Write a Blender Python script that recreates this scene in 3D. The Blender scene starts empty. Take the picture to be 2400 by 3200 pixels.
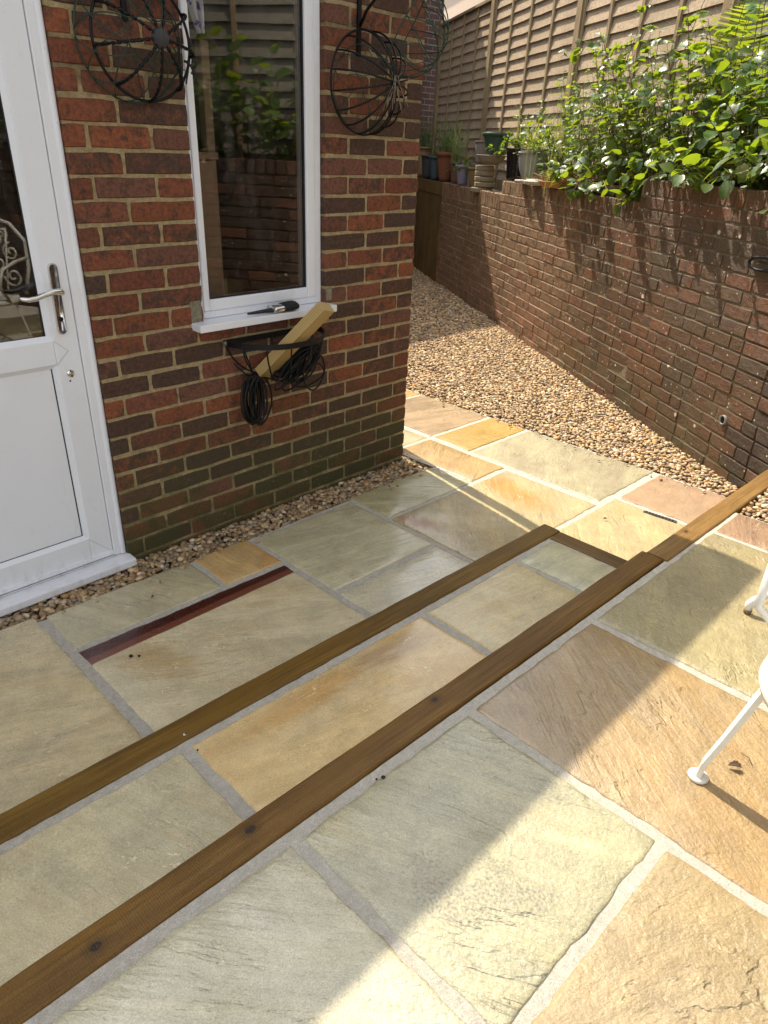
import bpy, bmesh, math, random
import numpy as np
from mathutils import Vector, Matrix, noise

random.seed(7); rng = np.random.default_rng(7)
sc = bpy.context.scene
col = sc.collection
rad = math.radians

# ------------------------------------------------------------------ camera
cam = bpy.data.cameras.new('camera'); camo = bpy.data.objects.new('camera', cam); col.objects.link(camo)
cr = Vector((0.703933, -0.709227, 0.038414)); cu = Vector((0.306372, 0.351990, 0.884443)); cf = Vector((0.640792, 0.610819, -0.465065))
CAM = Vector((-2.691706, -2.436976, 1.551300))
camo.matrix_world = Matrix(((cr.x, cu.x, -cf.x, CAM.x), (cr.y, cu.y, -cf.y, CAM.y), (cr.z, cu.z, -cf.z, CAM.z), (0, 0, 0, 1)))
cam.sensor_fit = 'VERTICAL'; cam.sensor_height = 32.0; cam.lens = 21.8436
cam.clip_start = 0.02; cam.clip_end = 500
sc.camera = camo

# ------------------------------------------------------------------ sky, sun, exposure
EL, AZ = rad(52), rad(11)
SUN = Vector((math.sin(AZ)*math.cos(EL), math.cos(AZ)*math.cos(EL), math.sin(EL)))
wd = bpy.data.worlds.new('World'); sc.world = wd; wd.use_nodes = True
nt = wd.node_tree; bg = nt.nodes['Background']
sky = nt.nodes.new('ShaderNodeTexSky'); sky.sky_type = 'NISHITA'; sky.sun_disc = False
sky.sun_elevation = EL; sky.sun_rotation = AZ; sky.air_density = 1.0; sky.dust_density = 2.0; sky.ozone_density = 1.0
hs = nt.nodes.new('ShaderNodeHueSaturation'); hs.inputs['Saturation'].default_value = 0.22
nt.links.new(sky.outputs[0], hs.inputs['Color']); nt.links.new(hs.outputs[0], bg.inputs[0])
bg.inputs[1].default_value = 0.15
sl = bpy.data.lights.new('sun', 'SUN'); sl.energy = 3.15; sl.angle = rad(0.5); sl.color = (1.0, 0.905, 0.74)
so = bpy.data.objects.new('sun', sl); col.objects.link(so); so.rotation_euler = SUN.to_track_quat('Z', 'Y').to_euler(); so.location = (0, 0, 12)
vs = sc.view_settings
vs.view_transform = 'Standard'; vs.look = 'None'; vs.gamma = 1.0; vs.exposure = 1.24
sc.render.engine = 'CYCLES'

# ------------------------------------------------------------------ helpers
WL = {}
def wloc(o): return WL.get(o.name, Vector((0, 0, 0))) if o else Vector((0, 0, 0))
def link(o, parent=None, loc=(0, 0, 0), rot=None):
    loc = Vector(loc); col.objects.link(o); WL[o.name] = loc
    if parent is not None: o.parent = parent
    o.location = loc - wloc(parent)
    if rot is not None: o.rotation_euler = rot
    return o
def tag(o, label=None, cat=None, group=None, kind=None):
    if label: o['label'] = label
    if cat: o['category'] = cat
    if group: o['group'] = group
    if kind: o['kind'] = kind
    return o
def thing(name, loc, label, cat, group=None):
    return tag(link(bpy.data.objects.new(name, None), None, loc), label, cat, group)
def mk(name, V, F, mat, parent=None, smooth=False, loc=None):
    """one mesh object from world-space vertices; origin at loc (or the parent's)"""
    L = Vector(loc) if loc is not None else wloc(parent)
    me = bpy.data.meshes.new(name)
    A = np.asarray(V, dtype=float) - np.array(L)
    me.from_pydata(A.tolist(), [], [list(f) for f in F]); me.update()
    if mat: me.materials.append(mat)
    if smooth: me.polygons.foreach_set('use_smooth', [True]*len(me.polygons))
    return link(bpy.data.objects.new(name, me), parent, L)
def fast_mesh(name, V, F, mat, parent=None, cols=None, smooth=False, loc=None):
    """numpy verts (n,3), faces (m,k) all same size; cols per face"""
    L = np.array(loc if loc is not None else wloc(parent))
    V = np.asarray(V, dtype=np.float32) - L.astype(np.float32); F = np.asarray(F, dtype=np.int32)
    me = bpy.data.meshes.new(name); k = F.shape[1]
    me.vertices.add(len(V)); me.vertices.foreach_set('co', V.ravel())
    me.loops.add(F.size); me.loops.foreach_set('vertex_index', F.ravel())
    me.polygons.add(len(F)); me.polygons.foreach_set('loop_start', np.arange(0, F.size, k, dtype=np.int32))
    if smooth: me.polygons.foreach_set('use_smooth', np.ones(len(F), dtype=bool))
    me.update(calc_edges=True)
    if cols is not None:
        at = me.color_attributes.new('col', 'FLOAT_COLOR', 'CORNER')
        c4 = np.ones((len(F), k, 4), dtype=np.float32); c4[:, :, :3] = cols[:, None, :]
        at.data.foreach_set('color', c4.ravel())
    me.materials.append(mat)
    return link(bpy.data.objects.new(name, me), parent, L)
class MB:
    def __init__(s): s.V = []; s.F = []
    def add(s, V, F):
        b = len(s.V); s.V += [tuple(v) for v in V]; s.F += [tuple(i+b for i in f) for f in F]; return s
    def box(s, x0, x1, y0, y1, z0, z1):
        return s.add([(x0,y0,z0),(x1,y0,z0),(x1,y1,z0),(x0,y1,z0),(x0,y0,z1),(x1,y0,z1),(x1,y1,z1),(x0,y1,z1)],
                     [(0,3,2,1),(4,5,6,7),(0,1,5,4),(1,2,6,5),(2,3,7,6),(3,0,4,7)])
    def cbox(s, x0, x1, y0, y1, z0, z1, b=0.003):
        bm = bmesh.new(); bmesh.ops.create_cube(bm, size=1)
        for v in bm.verts: v.co = Vector(((x0+x1)/2+v.co.x*(x1-x0), (y0+y1)/2+v.co.y*(y1-y0), (z0+z1)/2+v.co.z*(z1-z0)))
        bmesh.ops.bevel(bm, geom=bm.edges[:], offset=b, segments=2, affect='EDGES', profile=0.5)
        bm.verts.index_update(); s.add([v.co[:] for v in bm.verts], [[v.index for v in f.verts] for f in bm.faces]); bm.free(); return s
    def tube(s, pts, r, n=6, closed=False, flat=None):
        pts = [Vector(p) for p in pts]; m = len(pts); V = []; up = None
        for i, p in enumerate(pts):
            a = pts[(i-1) % m] if (closed or i > 0) else p; b = pts[(i+1) % m] if (closed or i < m-1) else p
            t = (b-a); t = t.normalized() if t.length > 1e-9 else Vector((0, 0, 1))
            if up is None:
                up = Vector((0, 0, 1)) if abs(t.z) < 0.9 else Vector((1, 0, 0))
            x = up - t*up.dot(t); x = x.normalized() if x.length > 1e-6 else t.orthogonal().normalized(); up = x; y = t.cross(x)
            rr = r[i] if isinstance(r, (list, tuple)) else r
            fl = flat if flat else 1.0
            for k in range(n):
                an = 2*math.pi*k/n + math.pi/n; V.append(p + x*math.cos(an)*rr + y*math.sin(an)*rr*fl)
        F = []
        for i in range(m if closed else m-1):
            for k in range(n):
                F.append((i*n+k, i*n+(k+1) % n, ((i+1) % m)*n+(k+1) % n, ((i+1) % m)*n+k))
        if not closed: F.append(tuple(range(n-1, -1, -1))); F.append(tuple((m-1)*n+k for k in range(n)))
        return s.add(V, F)
    def lathe(s, prof, c, n=28, tilt=None):
        c = Vector(c); V = []; F = []
        for r_, z in prof:
            for k in range(n):
                a = 2*math.pi*k/n; v = Vector((r_*math.cos(a), r_*math.sin(a), z))
                if tilt: v = tilt @ v
                V.append(c+v)
        for i in range(len(prof)-1):
            for k in range(n): F.append((i*n+k, i*n+(k+1) % n, (i+1)*n+(k+1) % n, (i+1)*n+k))
        return s.add(V, F)
    def obj(s, name, mat, parent=None, smooth=False, loc=None): return mk(name, s.V, s.F, mat, parent, smooth, loc)

# retaining wall frame of reference: c + s*w + off*n
WC = Vector((2.578918, 0.810356, 0)); WW = Vector((0.556331, 0.830961, 0)); WN = Vector((-0.830961, 0.556331, 0))
def WP(s, off, z): v = WC + WW*s + WN*off; return Vector((v.x, v.y, z))
WANG = math.atan2(-WW.y, -WW.x)
def tilt(y, x): return y - 0.025*(x+1.0)

# ------------------------------------------------------------------ materials
class NB:
    def __init__(s, name):
        s.m = bpy.data.materials.new(name); s.m.use_nodes = True; s.t = s.m.node_tree; s.p = s.t.nodes['Principled BSDF']; s.out = s.t.nodes['Material Output']
    def n(s, typ, **kw):
        nd = s.t.nodes.new('ShaderNode'+typ)
        for k, v in kw.items():
            if hasattr(nd, k) and k not in nd.inputs: setattr(nd, k, v)
            else: nd.inputs[k].default_value = v
        return nd
    def l(s, a, b): s.t.links.new(a, b)
    def set(s, nd, i, v):
        if hasattr(v, 'is_linked') or isinstance(v, bpy.types.NodeSocket): s.l(v, nd.inputs[i])
        else: nd.inputs[i].default_value = v
    def math(s, op, a, b=0.0, c=0.0):
        nd = s.n('Math', operation=op); s.set(nd, 0, a); s.set(nd, 1, b); s.set(nd, 2, c); return nd.outputs[0]
    def mix(s, f, a, b, typ='MIX'):
        nd = s.n('Mix', data_type='RGBA', blend_type=typ); s.set(nd, 0, f)
        for i, v in ((6, a), (7, b)): s.set(nd, i, v if isinstance(v, bpy.types.NodeSocket) else (*v, 1))
        return nd.outputs[2]
    def coord(s, kind='Object'): return s.n('TexCoord').outputs[kind]
    def pos(s): return s.n('NewGeometry').outputs['Position']
    def map(s, v, loc=(0, 0, 0), rot=(0, 0, 0), scale=(1, 1, 1)):
        nd = s.n('Mapping'); s.l(v, nd.inputs[0]); nd.inputs[1].default_value = loc; nd.inputs[2].default_value = rot; nd.inputs[3].default_value = scale; return nd.outputs[0]
    def noise(s, v, scale, detail=4, rough=0.55, dist=0.0):
        nd = s.n('TexNoise'); s.l(v, nd.inputs['Vector']); nd.inputs['Scale'].default_value = scale; nd.inputs['Detail'].default_value = detail
        nd.inputs['Roughness'].default_value = rough; nd.inputs['Distortion'].default_value = dist; return nd.outputs[0]
    def rng(s, v, a, b, c=0.0, d=1.0, smooth=True):
        nd = s.n('MapRange', interpolation_type='SMOOTHSTEP' if smooth else 'LINEAR'); s.l(v, nd.inputs[0])
        for i, x in zip((1, 2, 3, 4), (a, b, c, d)): nd.inputs[i].default_value = x
        return nd.outputs[0]
    def bump(s, h, strength=0.5, dist=0.01, prev=None):
        nd = s.n('Bump'); nd.inputs['Strength'].default_value = strength; nd.inputs['Distance'].default_value = dist; s.l(h, nd.inputs['Height'])
        if prev is not None: s.l(prev, nd.inputs['Normal'])
        return nd.outputs[0]
    def fin(s, colr=None, rough=None, nrm=None, metal=None, spec=None):
        if colr is not None: s.set(s.p, 'Base Color', colr if isinstance(colr, bpy.types.NodeSocket) else (*colr, 1))
        if rough is not None: s.set(s.p, 'Roughness', rough)
        if metal is not None: s.set(s.p, 'Metallic', metal)
        if spec is not None: s.set(s.p, 'Specular IOR Level', spec)
        if nrm is not None: s.l(nrm, s.p.inputs['Normal'])
        return s.m

def m_simple(name, c, rough=0.5, metal=0.0, var=0.15, nscale=30, bump=0.0, spec=0.5):
    b = NB(name); v = b.coord(); nz = b.noise(v, nscale, 5)
    d = tuple(x*(1-var) for x in c); e = tuple(min(1, x*(1+var)) for x in c)
    cc = b.mix(nz, d, e); r = b.rng(nz, 0.3, 0.7, max(0.02, rough-0.08), min(1, rough+0.08))
    return b.fin(cc, r, b.bump(nz, bump, 0.003) if bump else None, metal, spec)

def m_brick(name, vcol=False, wet=False):
    b = NB(name); P = b.pos()
    if vcol:
        base = b.n('Attribute', attribute_name='col').outputs['Color']; rnd = None
    else:
        oi = b.n('ObjectInfo'); base = oi.outputs['Color']; rnd = oi.outputs['Alpha']
    n1 = b.noise(P, 16, 3, 0.6); n2 = b.noise(P, 120, 6, 0.7); n3 = b.noise(P, 4.0, 3)
    if rnd is not None and not wet:
        mk_ = b.math('ADD', b.math('ADD', b.math('MULTIPLY', b.noise(P, 24, 4, 0.65), 0.75), b.math('MULTIPLY', n2, 0.35)), b.math('MULTIPLY', rnd, 0.42))
        base = b.mix(b.math('MULTIPLY', b.rng(mk_, 0.70, 0.86), 0.88), base, (0.046, 0.031, 0.022))
    # dark kiln-fired patches
    dark = b.rng(n1, 0.52, 0.64); dark = b.math('MULTIPLY', dark, b.rng(n2, 0.25, 0.6))
    c1 = b.mix(b.math('MULTIPLY', dark, 0.8), base, (0.045, 0.032, 0.022))
    c2 = b.mix(b.math('MULTIPLY', n2, 0.5), c1, b.mix(0.4, c1, (0.26, 0.12, 0.07)))
    sp = b.noise(P, 330, 3, 0.6); c2 = b.mix(b.rng(sp, 0.60, 0.70, 0, 0.6), c2, (0.030, 0.018, 0.013)); c2 = b.mix(1.0, c2, b.rng(b.noise(P, 70, 6, 0.75), 0.3, 0.7, 0.62, 1.35), 'MULTIPLY')
    z = b.n('SeparateXYZ'); b.l(P, z.inputs[0]); zz = z.outputs[2]
    if wet:
        ds = b.n('VectorMath', operation='DOT_PRODUCT'); b.l(P, ds.inputs[0]); ds.inputs[1].default_value = (0.556331, 0.830961, 0); damp_shade = b.rng(b.math('ADD', ds.outputs['Value'], b.math('MULTIPLY', n3, 0.5)), 2.25, 0.9)
        c2 = b.mix(b.math('MULTIPLY', damp_shade, 0.30), c2, b.mix(1.0, c2, (0.40, 0.33, 0.26), 'MULTIPLY'))  # near end darkened in colour for damp plus bush shade and glancing sun
    if not wet:
        alg = b.math('MULTIPLY', b.rng(zz, 0.66, 0.0), b.rng(b.math('ADD', n3, b.math('MULTIPLY', n2, 0.25)), 0.36, 0.66))
        c3 = b.mix(b.math('MULTIPLY', alg, 0.75), c2, (0.055, 0.062, 0.018))
        # pale lichen spots low down
        vor = b.n('TexVoronoi', feature='F1'); b.l(P, vor.inputs['Vector']); vor.inputs['Scale'].default_value = 62
        sp = b.math('MULTIPLY', b.rng(vor.outputs[0], 0.30, 0.12), b.math('MULTIPLY', b.rng(zz, 0.40, 0.12), b.rng(n3, 0.50, 0.62)))
        c3 = b.mix(b.math('MULTIPLY', sp, 0.45), c3, (0.28, 0.25, 0.17))
        rough = b.rng(n2, 0.2, 0.8, 0.8, 0.95); nb = b.bump(n2, 0.55, 0.004)
        nb = b.bump(n1, 0.3, 0.006, nb)
    else:
        # moss low down and along damp runs, white lichen dots
        alg = b.math('MULTIPLY', b.rng(zz, 0.55, 0.0), b.rng(n3, 0.40, 0.66))
        c3 = b.mix(b.math('MULTIPLY', alg, 0.6), c2, (0.075, 0.066, 0.018))
        drip = b.noise(b.map(P, scale=(9, 9, 0.8)), 1.0, 3); c3 = b.mix(b.rng(drip, 0.56, 0.72, 0, 0.55), c3, (0.035, 0.027, 0.014))
        vor = b.n('TexVoronoi', feature='F1'); b.l(P, vor.inputs['Vector']); vor.inputs['Scale'].default_value = 34
        pick = b.n('SeparateXYZ'); b.l(vor.outputs['Color'], pick.inputs[0])
        sp = b.math('MULTIPLY', b.rng(vor.outputs[0], 0.20, 0.14), b.rng(pick.outputs[0], 0.74, 0.76))
        v2 = b.n('TexVoronoi', feature='F1'); b.l(P, v2.inputs['Vector']); v2.inputs['Scale'].default_value = 9
        p2 = b.n('SeparateXYZ'); b.l(v2.outputs['Color'], p2.inputs[0])
        sp2 = b.math('MULTIPLY', b.rng(b.math('ADD', v2.outputs[0], b.math('MULTIPLY', n2, 0.06)), 0.16, 0.13), b.rng(p2.outputs[0], 0.80, 0.82))
        c3 = b.mix(b.math('MINIMUM', b.math('ADD', sp, sp2), 0.85), c3, (0.62, 0.55, 0.42))
        rough = b.rng(n2, 0.2, 0.8, 0.24, 0.62); nb = b.bump(n2, 1.0, 0.008); nb = b.bump(n1, 0.7, 0.014, nb)
    return b.fin(c3, rough, nb, spec=0.55 if wet else 0.35)

def m_mortar(name, c, algae=False, fine=260, damp_shade=False, soft=False):
    b = NB(name); P = b.pos(); n1 = b.noise(P, fine, 6, 0.75); n2 = b.noise(P, 9, 4)
    cc = b.mix(b.rng(n1, 0.3, 0.7), tuple(x*0.66 for x in c), tuple(min(1, x*1.25) for x in c))
    cc = b.mix(b.rng(n2, 0.45, 0.75, 0, 0.2 if soft else 0.45), cc, tuple(x*0.55 for x in c))
    if algae:
        z = b.n('SeparateXYZ'); b.l(P, z.inputs[0])
        al = b.math('MULTIPLY', b.rng(z.outputs[2], 0.6, 0.05), b.rng(n2, 0.3, 0.6)); cc = b.mix(b.math('MULTIPLY', al, 0.7), cc, (0.10, 0.115, 0.035))
        up = b.math('MULTIPLY', b.rng(z.outputs[2], 1.45, 1.7), b.rng(n2, 0.4, 0.6)); cc = b.mix(b.math('MULTIPLY', up, 0.5), cc, (0.13, 0.10, 0.05))
    if damp_shade:
        ds = b.n('VectorMath', operation='DOT_PRODUCT'); b.l(P, ds.inputs[0]); ds.inputs[1].default_value = (0.556331, 0.830961, 0); cc = b.mix(b.rng(ds.outputs['Value'], 1.9, 0.3, 0, 0.55), cc, tuple(x*0.25 for x in c)); cc = b.mix(b.rng(ds.outputs['Value'], -0.2, -0.7, 0, 0.8), cc, (0.02, 0.014, 0.008))  # near end darkened for damp and shade, out-of-frame stretch blackened to dim its reflection
    n4 = b.noise(P, 55, 6, 0.75); cc = b.mix(1.0, cc, b.rng(n4, 0.3, 0.7, 0.84 if soft else 0.70, 1.10 if soft else 1.18), 'MULTIPLY'); gr = b.noise(P, 21, 5, 0.7); cc = b.mix(b.rng(gr, 0.58, 0.72, 0, 0.16 if soft else 0.45), cc, tuple(x*0.45 for x in c))
    return b.fin(cc, 0.95, b.bump(n4, 0.7, 0.006, b.bump(n1, 0.9, 0.004)), spec=0.2)

def m_slab(name, c1, c2, c3=None, ang=0.0, aniso=5.0, amt3=0.5, rough=0.5, seed=0.0, band=None, bumps=1.0, ring=None, stain=0.0, steps=4.0, thr3=0.5, spots=()):
    """riven sandstone: bedding streaks c1/c2, iron patches c3, cleft ledges as relief"""
    b = NB(name); O = b.map(b.coord('Object'), loc=(seed*3.7, seed*1.9, seed), rot=(0, 0, ang))
    st = b.map(O, scale=(1.0, aniso, 1.0))
    nA = b.noise(st, 2.0, 5, 0.55, 0.6); nB = b.noise(O, 3.3, 5, 0.6, 0.4); nF = b.noise(O, 150, 5, 0.7); nG = b.noise(O, 38, 4, 0.6)
    nS = b.noise(b.map(O, scale=(1, aniso*1.6, 1)), 5.0, 6, 0.62, 0.3)
    cc = b.mix(b.rng(nA, 0.36, 0.64), tuple(x*1.08 for x in c1), tuple(x*0.90 for x in c2))
    cc = b.mix(b.rng(nS, 0.42, 0.70, 0, 0.38), cc, tuple((0.72, 0.67, 0.58)[k_]*x for k_, x in enumerate(c1)))
    if c3 is not None:
        cc = b.mix(b.math('MULTIPLY', b.rng(b.math('ADD', b.math('MULTIPLY', nA, 0.55), b.math('MULTIPLY', nB, 0.45)), thr3, thr3+0.16), amt3), cc, c3)
    if ring is not None:
        wv = b.n('TexWave', wave_type='RINGS', rings_direction='SPHERICAL'); b.l(b.map(O, loc=ring[0]), wv.inputs['Vector'])
        wv.inputs['Scale'].default_value = ring[1]; wv.inputs['Distortion'].default_value = 2.5; wv.inputs['Detail'].default_value = 3; wv.inputs['Detail Scale'].default_value = 1.5
        cc = b.mix(b.rng(wv.outputs[1], 0.55, 0.95, 0, 0.55), cc, ring[2])
    cc = b.mix(b.rng(nF, 0.35, 0.75, 0, 0.30), cc, tuple(min(1, x*1.35) for x in c1))
    for (sx, sy, rx, ry, sa, scol, amt) in spots:   # iron-stained patches where the stone has them
        mp = b.n('Mapping', vector_type='TEXTURE'); b.l(b.coord('Object'), mp.inputs[0]); mp.inputs[1].default_value = (sx, sy, 0); mp.inputs[2].default_value = (0, 0, sa); mp.inputs[3].default_value = (rx, ry, 1)
        ln = b.n('VectorMath', operation='LENGTH'); b.l(mp.outputs[0], ln.inputs[0])
        dd = b.math('ADD', ln.outputs['Value'], b.math('MULTIPLY', b.math('SUBTRACT', b.math('ADD', b.math('MULTIPLY', nS, 0.6), b.math('MULTIPLY', nB, 0.4)), 0.5), 3.2))
        cc = b.mix(b.rng(dd, 1.25, 0.25, 0, amt), cc, scol)
    if stain:
        dm = b.math('MULTIPLY', b.rng(nB, 0.56, 0.66), b.rng(nF, 0.48, 0.58)); cc = b.mix(b.math('MULTIPLY', dm, stain), cc, (0.10, 0.10, 0.085))
    mot = b.noise(O, 13, 8, 0.72, 0.5); cc = b.mix(1.0, cc, b.rng(mot, 0.30, 0.70, 0.86, 1.13), 'MULTIPLY')
    iron = b.noise(b.map(O, loc=(9, 2, 4), scale=(1, 1.8, 1)), 2.6, 5, 0.65, 1.0); cc = b.mix(b.rng(iron, 0.56, 0.74, 0, 0.30), cc, (c1[0]*1.05, c1[1]*0.80, c1[2]*0.48))
    grime = b.math('MULTIPLY', b.rng(b.noise(O, 5.5, 6, 0.75), 0.56, 0.70), b.rng(b.noise(O, 190, 3, 0.7), 0.46, 0.60)); cc = b.mix(b.math('MULTIPLY', grime, 0.28), cc, (0.11, 0.085, 0.05))
    # cleft ledges: only here and there, running with the bedding
    h = b.math('ADD', b.math('MULTIPLY', b.math('ADD', b.math('MULTIPLY', nA, 0.65), b.math('MULTIPLY', nB, 0.35)), steps*2.0), b.math('MULTIPLY', nG, 0.16))
    gate = b.rng(b.noise(O, 4.3, 3, 0.6), 0.45, 0.60)
    fr = b.math('FRACT', h); dl_ = b.math('SUBTRACT', b.rng(fr, 0.41, 0.59), fr)
    terr = b.math('MULTIPLY', dl_, gate)
    fleck = b.rng(b.noise(O, 62, 3, 0.6), 0.50, 0.62)
    edge = b.math('MULTIPLY', b.math('MULTIPLY', b.rng(b.math('ABSOLUTE', b.math('SUBTRACT', fr, 0.51)), 0.045, 0.012), gate), fleck)
    cc = b.mix(b.math('MULTIPLY', edge, 0.8), cc, tuple(min(1, x*1.5+0.06) for x in c1))
    crack = b.math('MULTIPLY', b.rng(b.math('ABSOLUTE', b.math('SUBTRACT', fr, 0.565)), 0.022, 0.004), b.math('MULTIPLY', gate, b.rng(b.noise(O, 11, 3), 0.52, 0.66)))
    cc = b.mix(b.math('MULTIPLY', crack, 0.28), cc, tuple(x*0.4 for x in c2))
    wash = b.noise(O, 1.1, 3, 0.6, 0.8); cc = b.mix(b.rng(wash, 0.35, 0.70, 0, 0.28), cc, tuple(min(1, x*1.16) for x in c2))
    wash2 = b.noise(b.map(O, loc=(5, 3, 1)), 1.9, 4, 0.6, 1.2); cc = b.mix(b.rng(wash2, 0.50, 0.70, 0, 0.16), cc, tuple((x*0.72, x*0.68, x*0.60)[k_] for k_, x in enumerate(c1)))
    sp = b.noise(O, 420, 2); cc = b.mix(b.rng(sp, 0.70, 0.76, 0, 0.30), cc, tuple(x*0.45 for x in c2))
    if band is not None:   # straight seam of iron-rich stone along one edge: (y0, y1, colour, line colour, x-slope)
        s3 = b.n('SeparateXYZ'); b.l(b.coord('Object'), s3.inputs[0])
        yy = b.math('ADD', s3.outputs[1], b.math('MULTIPLY', s3.outputs[0], band[4])); yy = b.math('ADD', yy, b.math('MULTIPLY', b.math('SUBTRACT', nB, 0.5), 0.006))
        msk = b.rng(yy, band[0], band[0]+0.006); ln = b.math('MULTIPLY', b.rng(yy, band[0], band[0]+0.004), b.rng(yy, band[1]+0.012, band[1]))
        cc = b.mix(msk, cc, b.mix(b.noise(st, 6, 3), band[2], tuple(x*0.55 for x in band[2])))
        cc = b.mix(b.math('MULTIPLY', ln, 0.75), cc, band[3])
    grain = b.noise(O, 300, 3, 0.8); cc = b.mix(1.0, cc, b.rng(grain, 0.28, 0.72, 0.80, 1.18), 'MULTIPLY')
    pit = b.noise(O, 85, 3, 0.55)
    nb = b.bump(terr, 0.55*bumps, 0.007); nb = b.bump(nS, 0.50*bumps, 0.008, nb); nb = b.bump(pit, 0.50*bumps, 0.005, nb); nb = b.bump(nG, 0.42*bumps, 0.007, nb); nb = b.bump(nF, 0.6*bumps, 0.0018, nb)
    ro = b.rng(b.math('ADD', b.math('MULTIPLY', nB, 0.6), b.math('MULTIPLY', pit, 0.4)), 0.38, 0.62, rough-0.22, rough+0.04)
    wet = b.rng(b.noise(O, 2.3, 4, 0.6), 0.34, 0.58, 0.2, 1.0); b.l(wet, b.p.inputs['Coat Weight']); b.p.inputs['Coat Roughness'].default_value = 0.16; b.l(b.bump(nS, 0.25*bumps, 0.006), b.p.inputs['Coat Normal'])
    return b.fin(cc, ro, nb, spec=0.45)

def m_wood(name, c1, c2, axis=0, rough=0.45, scale=1.0, knots=(), bump=0.4, saw=0.0, spec=0.4):
    b = NB(name); O = b.coord('Object'); sc3 = [14*scale]*3; sc3[axis] = 0.9*scale
    dst = b.noise(O, 3.0*scale, 3)
    if knots:
        for (kx, ky, kz, kr) in knots: pass
    st = b.map(O, scale=tuple(sc3)); nA = b.noise(st, 2.2, 6, 0.62, 0.9)
    sc4 = [70*scale]*3; sc4[axis] = 2.0*scale; nB = b.noise(b.map(O, scale=tuple(sc4)), 1.6, 5, 0.65, 0.2)
    big = b.noise(O, 2.4, 3)
    cc = b.mix(b.rng(nA, 0.3, 0.7), c1, c2); cc = b.mix(b.rng(nB, 0.4, 0.7, 0, 0.6), cc, tuple(x*0.5 for x in c1)); cc = b.mix(b.rng(big, 0.4, 0.68, 0, 0.5), cc, tuple(x*0.62 for x in c1))
    for (kx, ky, kz, kr) in knots:
        d = b.n('VectorMath', operation='DISTANCE'); b.l(b.map(O, loc=(0, 0, 0), scale=(0.72, 1, 1)), d.inputs[0]); d.inputs[1].default_value = (kx*0.72, ky, kz)
        dd = b.math('ADD', d.outputs['Value'], b.math('MULTIPLY', b.math('SUBTRACT', dst, 0.5), 0.012))
        cc = b.mix(b.rng(dd, kr*2.6, kr*0.9, 0, 0.55), cc, tuple(x*0.45 for x in c1)); cc = b.mix(b.math('MULTIPLY', b.rng(dd, kr, kr*0.55), b.rng(b.noise(O, 140, 3), 0.3, 0.55, 0.45, 1.0)), cc, (0.016, 0.009, 0.005))
    sc5 = [240*scale]*3; sc5[axis] = 1.6*scale; nC = b.noise(b.map(O, scale=tuple(sc5)), 1.0, 3, 0.6, 0.1); split = b.math('MULTIPLY', b.rng(nC, 0.60, 0.70), b.rng(big, 0.42, 0.58)); cc = b.mix(b.math('MULTIPLY', split, 0.7), cc, tuple(x*0.28 for x in c1))
    fine = b.noise(O, 260*scale, 3, 0.7); cc = b.mix(1.0, cc, b.rng(fine, 0.3, 0.7, 0.82, 1.15), 'MULTIPLY')
    nb = b.bump(nB, bump, 0.003); nb = b.bump(nA, bump*0.8, 0.004, nb); nb = b.bump(nC, bump*0.6, 0.002, nb)
    if saw:
        wv = b.n('TexWave', wave_type='BANDS', bands_direction='XYZ'[axis] if False else 'X'); b.l(O, wv.inputs['Vector']); wv.inputs['Scale'].default_value = 62; wv.inputs['Distortion'].default_value = 1.2; wv.inputs['Detail'].default_value = 1
        nb = b.bump(wv.outputs[1], saw, 0.0016, nb)
    return b.fin(cc, b.rng(nB, 0.3, 0.7, rough-0.08, rough+0.14), nb, spec=spec)

def m_leaf(name, c, trans=(0.30, 0.45, 0.04), tw=0.42, rough=0.36, vcol=False, spec=0.55):
    b = NB(name); oi = b.n('ObjectInfo'); P = b.pos(); nz = b.noise(P, 60, 3); rnd = b.noise(P, 9, 2)
    if vcol: base = b.n('Attribute', attribute_name='col').outputs['Color']
    else: base = b.mix(oi.outputs['Random'], tuple(x*0.72 for x in c), tuple(x*1.3 for x in c))
    base = b.mix(b.math('MULTIPLY', nz, 0.35), base, tuple(min(1, x*1.5) for x in c))
    b.fin(base, b.rng(nz, 0.3, 0.7, rough-0.08, rough+0.12), b.bump(nz, 0.35, 0.004), spec=spec)
    tr = b.n('BsdfTranslucent'); b.l(b.mix(1.0, base, tuple(x/max(1e-6, 0.10) for x in trans), 'MULTIPLY'), tr.inputs[0])
    tr2 = b.n('BsdfTranslucent'); tr2.inputs[0].default_value = (*trans, 1)
    mx = b.n('MixShader'); mx.inputs[0].default_value = tw; b.l(b.p.outputs[0], mx.inputs[1]); b.l(tr2.outputs[0], mx.inputs[2]); b.l(mx.outputs[0], b.out.inputs[0])
    return b.m

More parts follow.
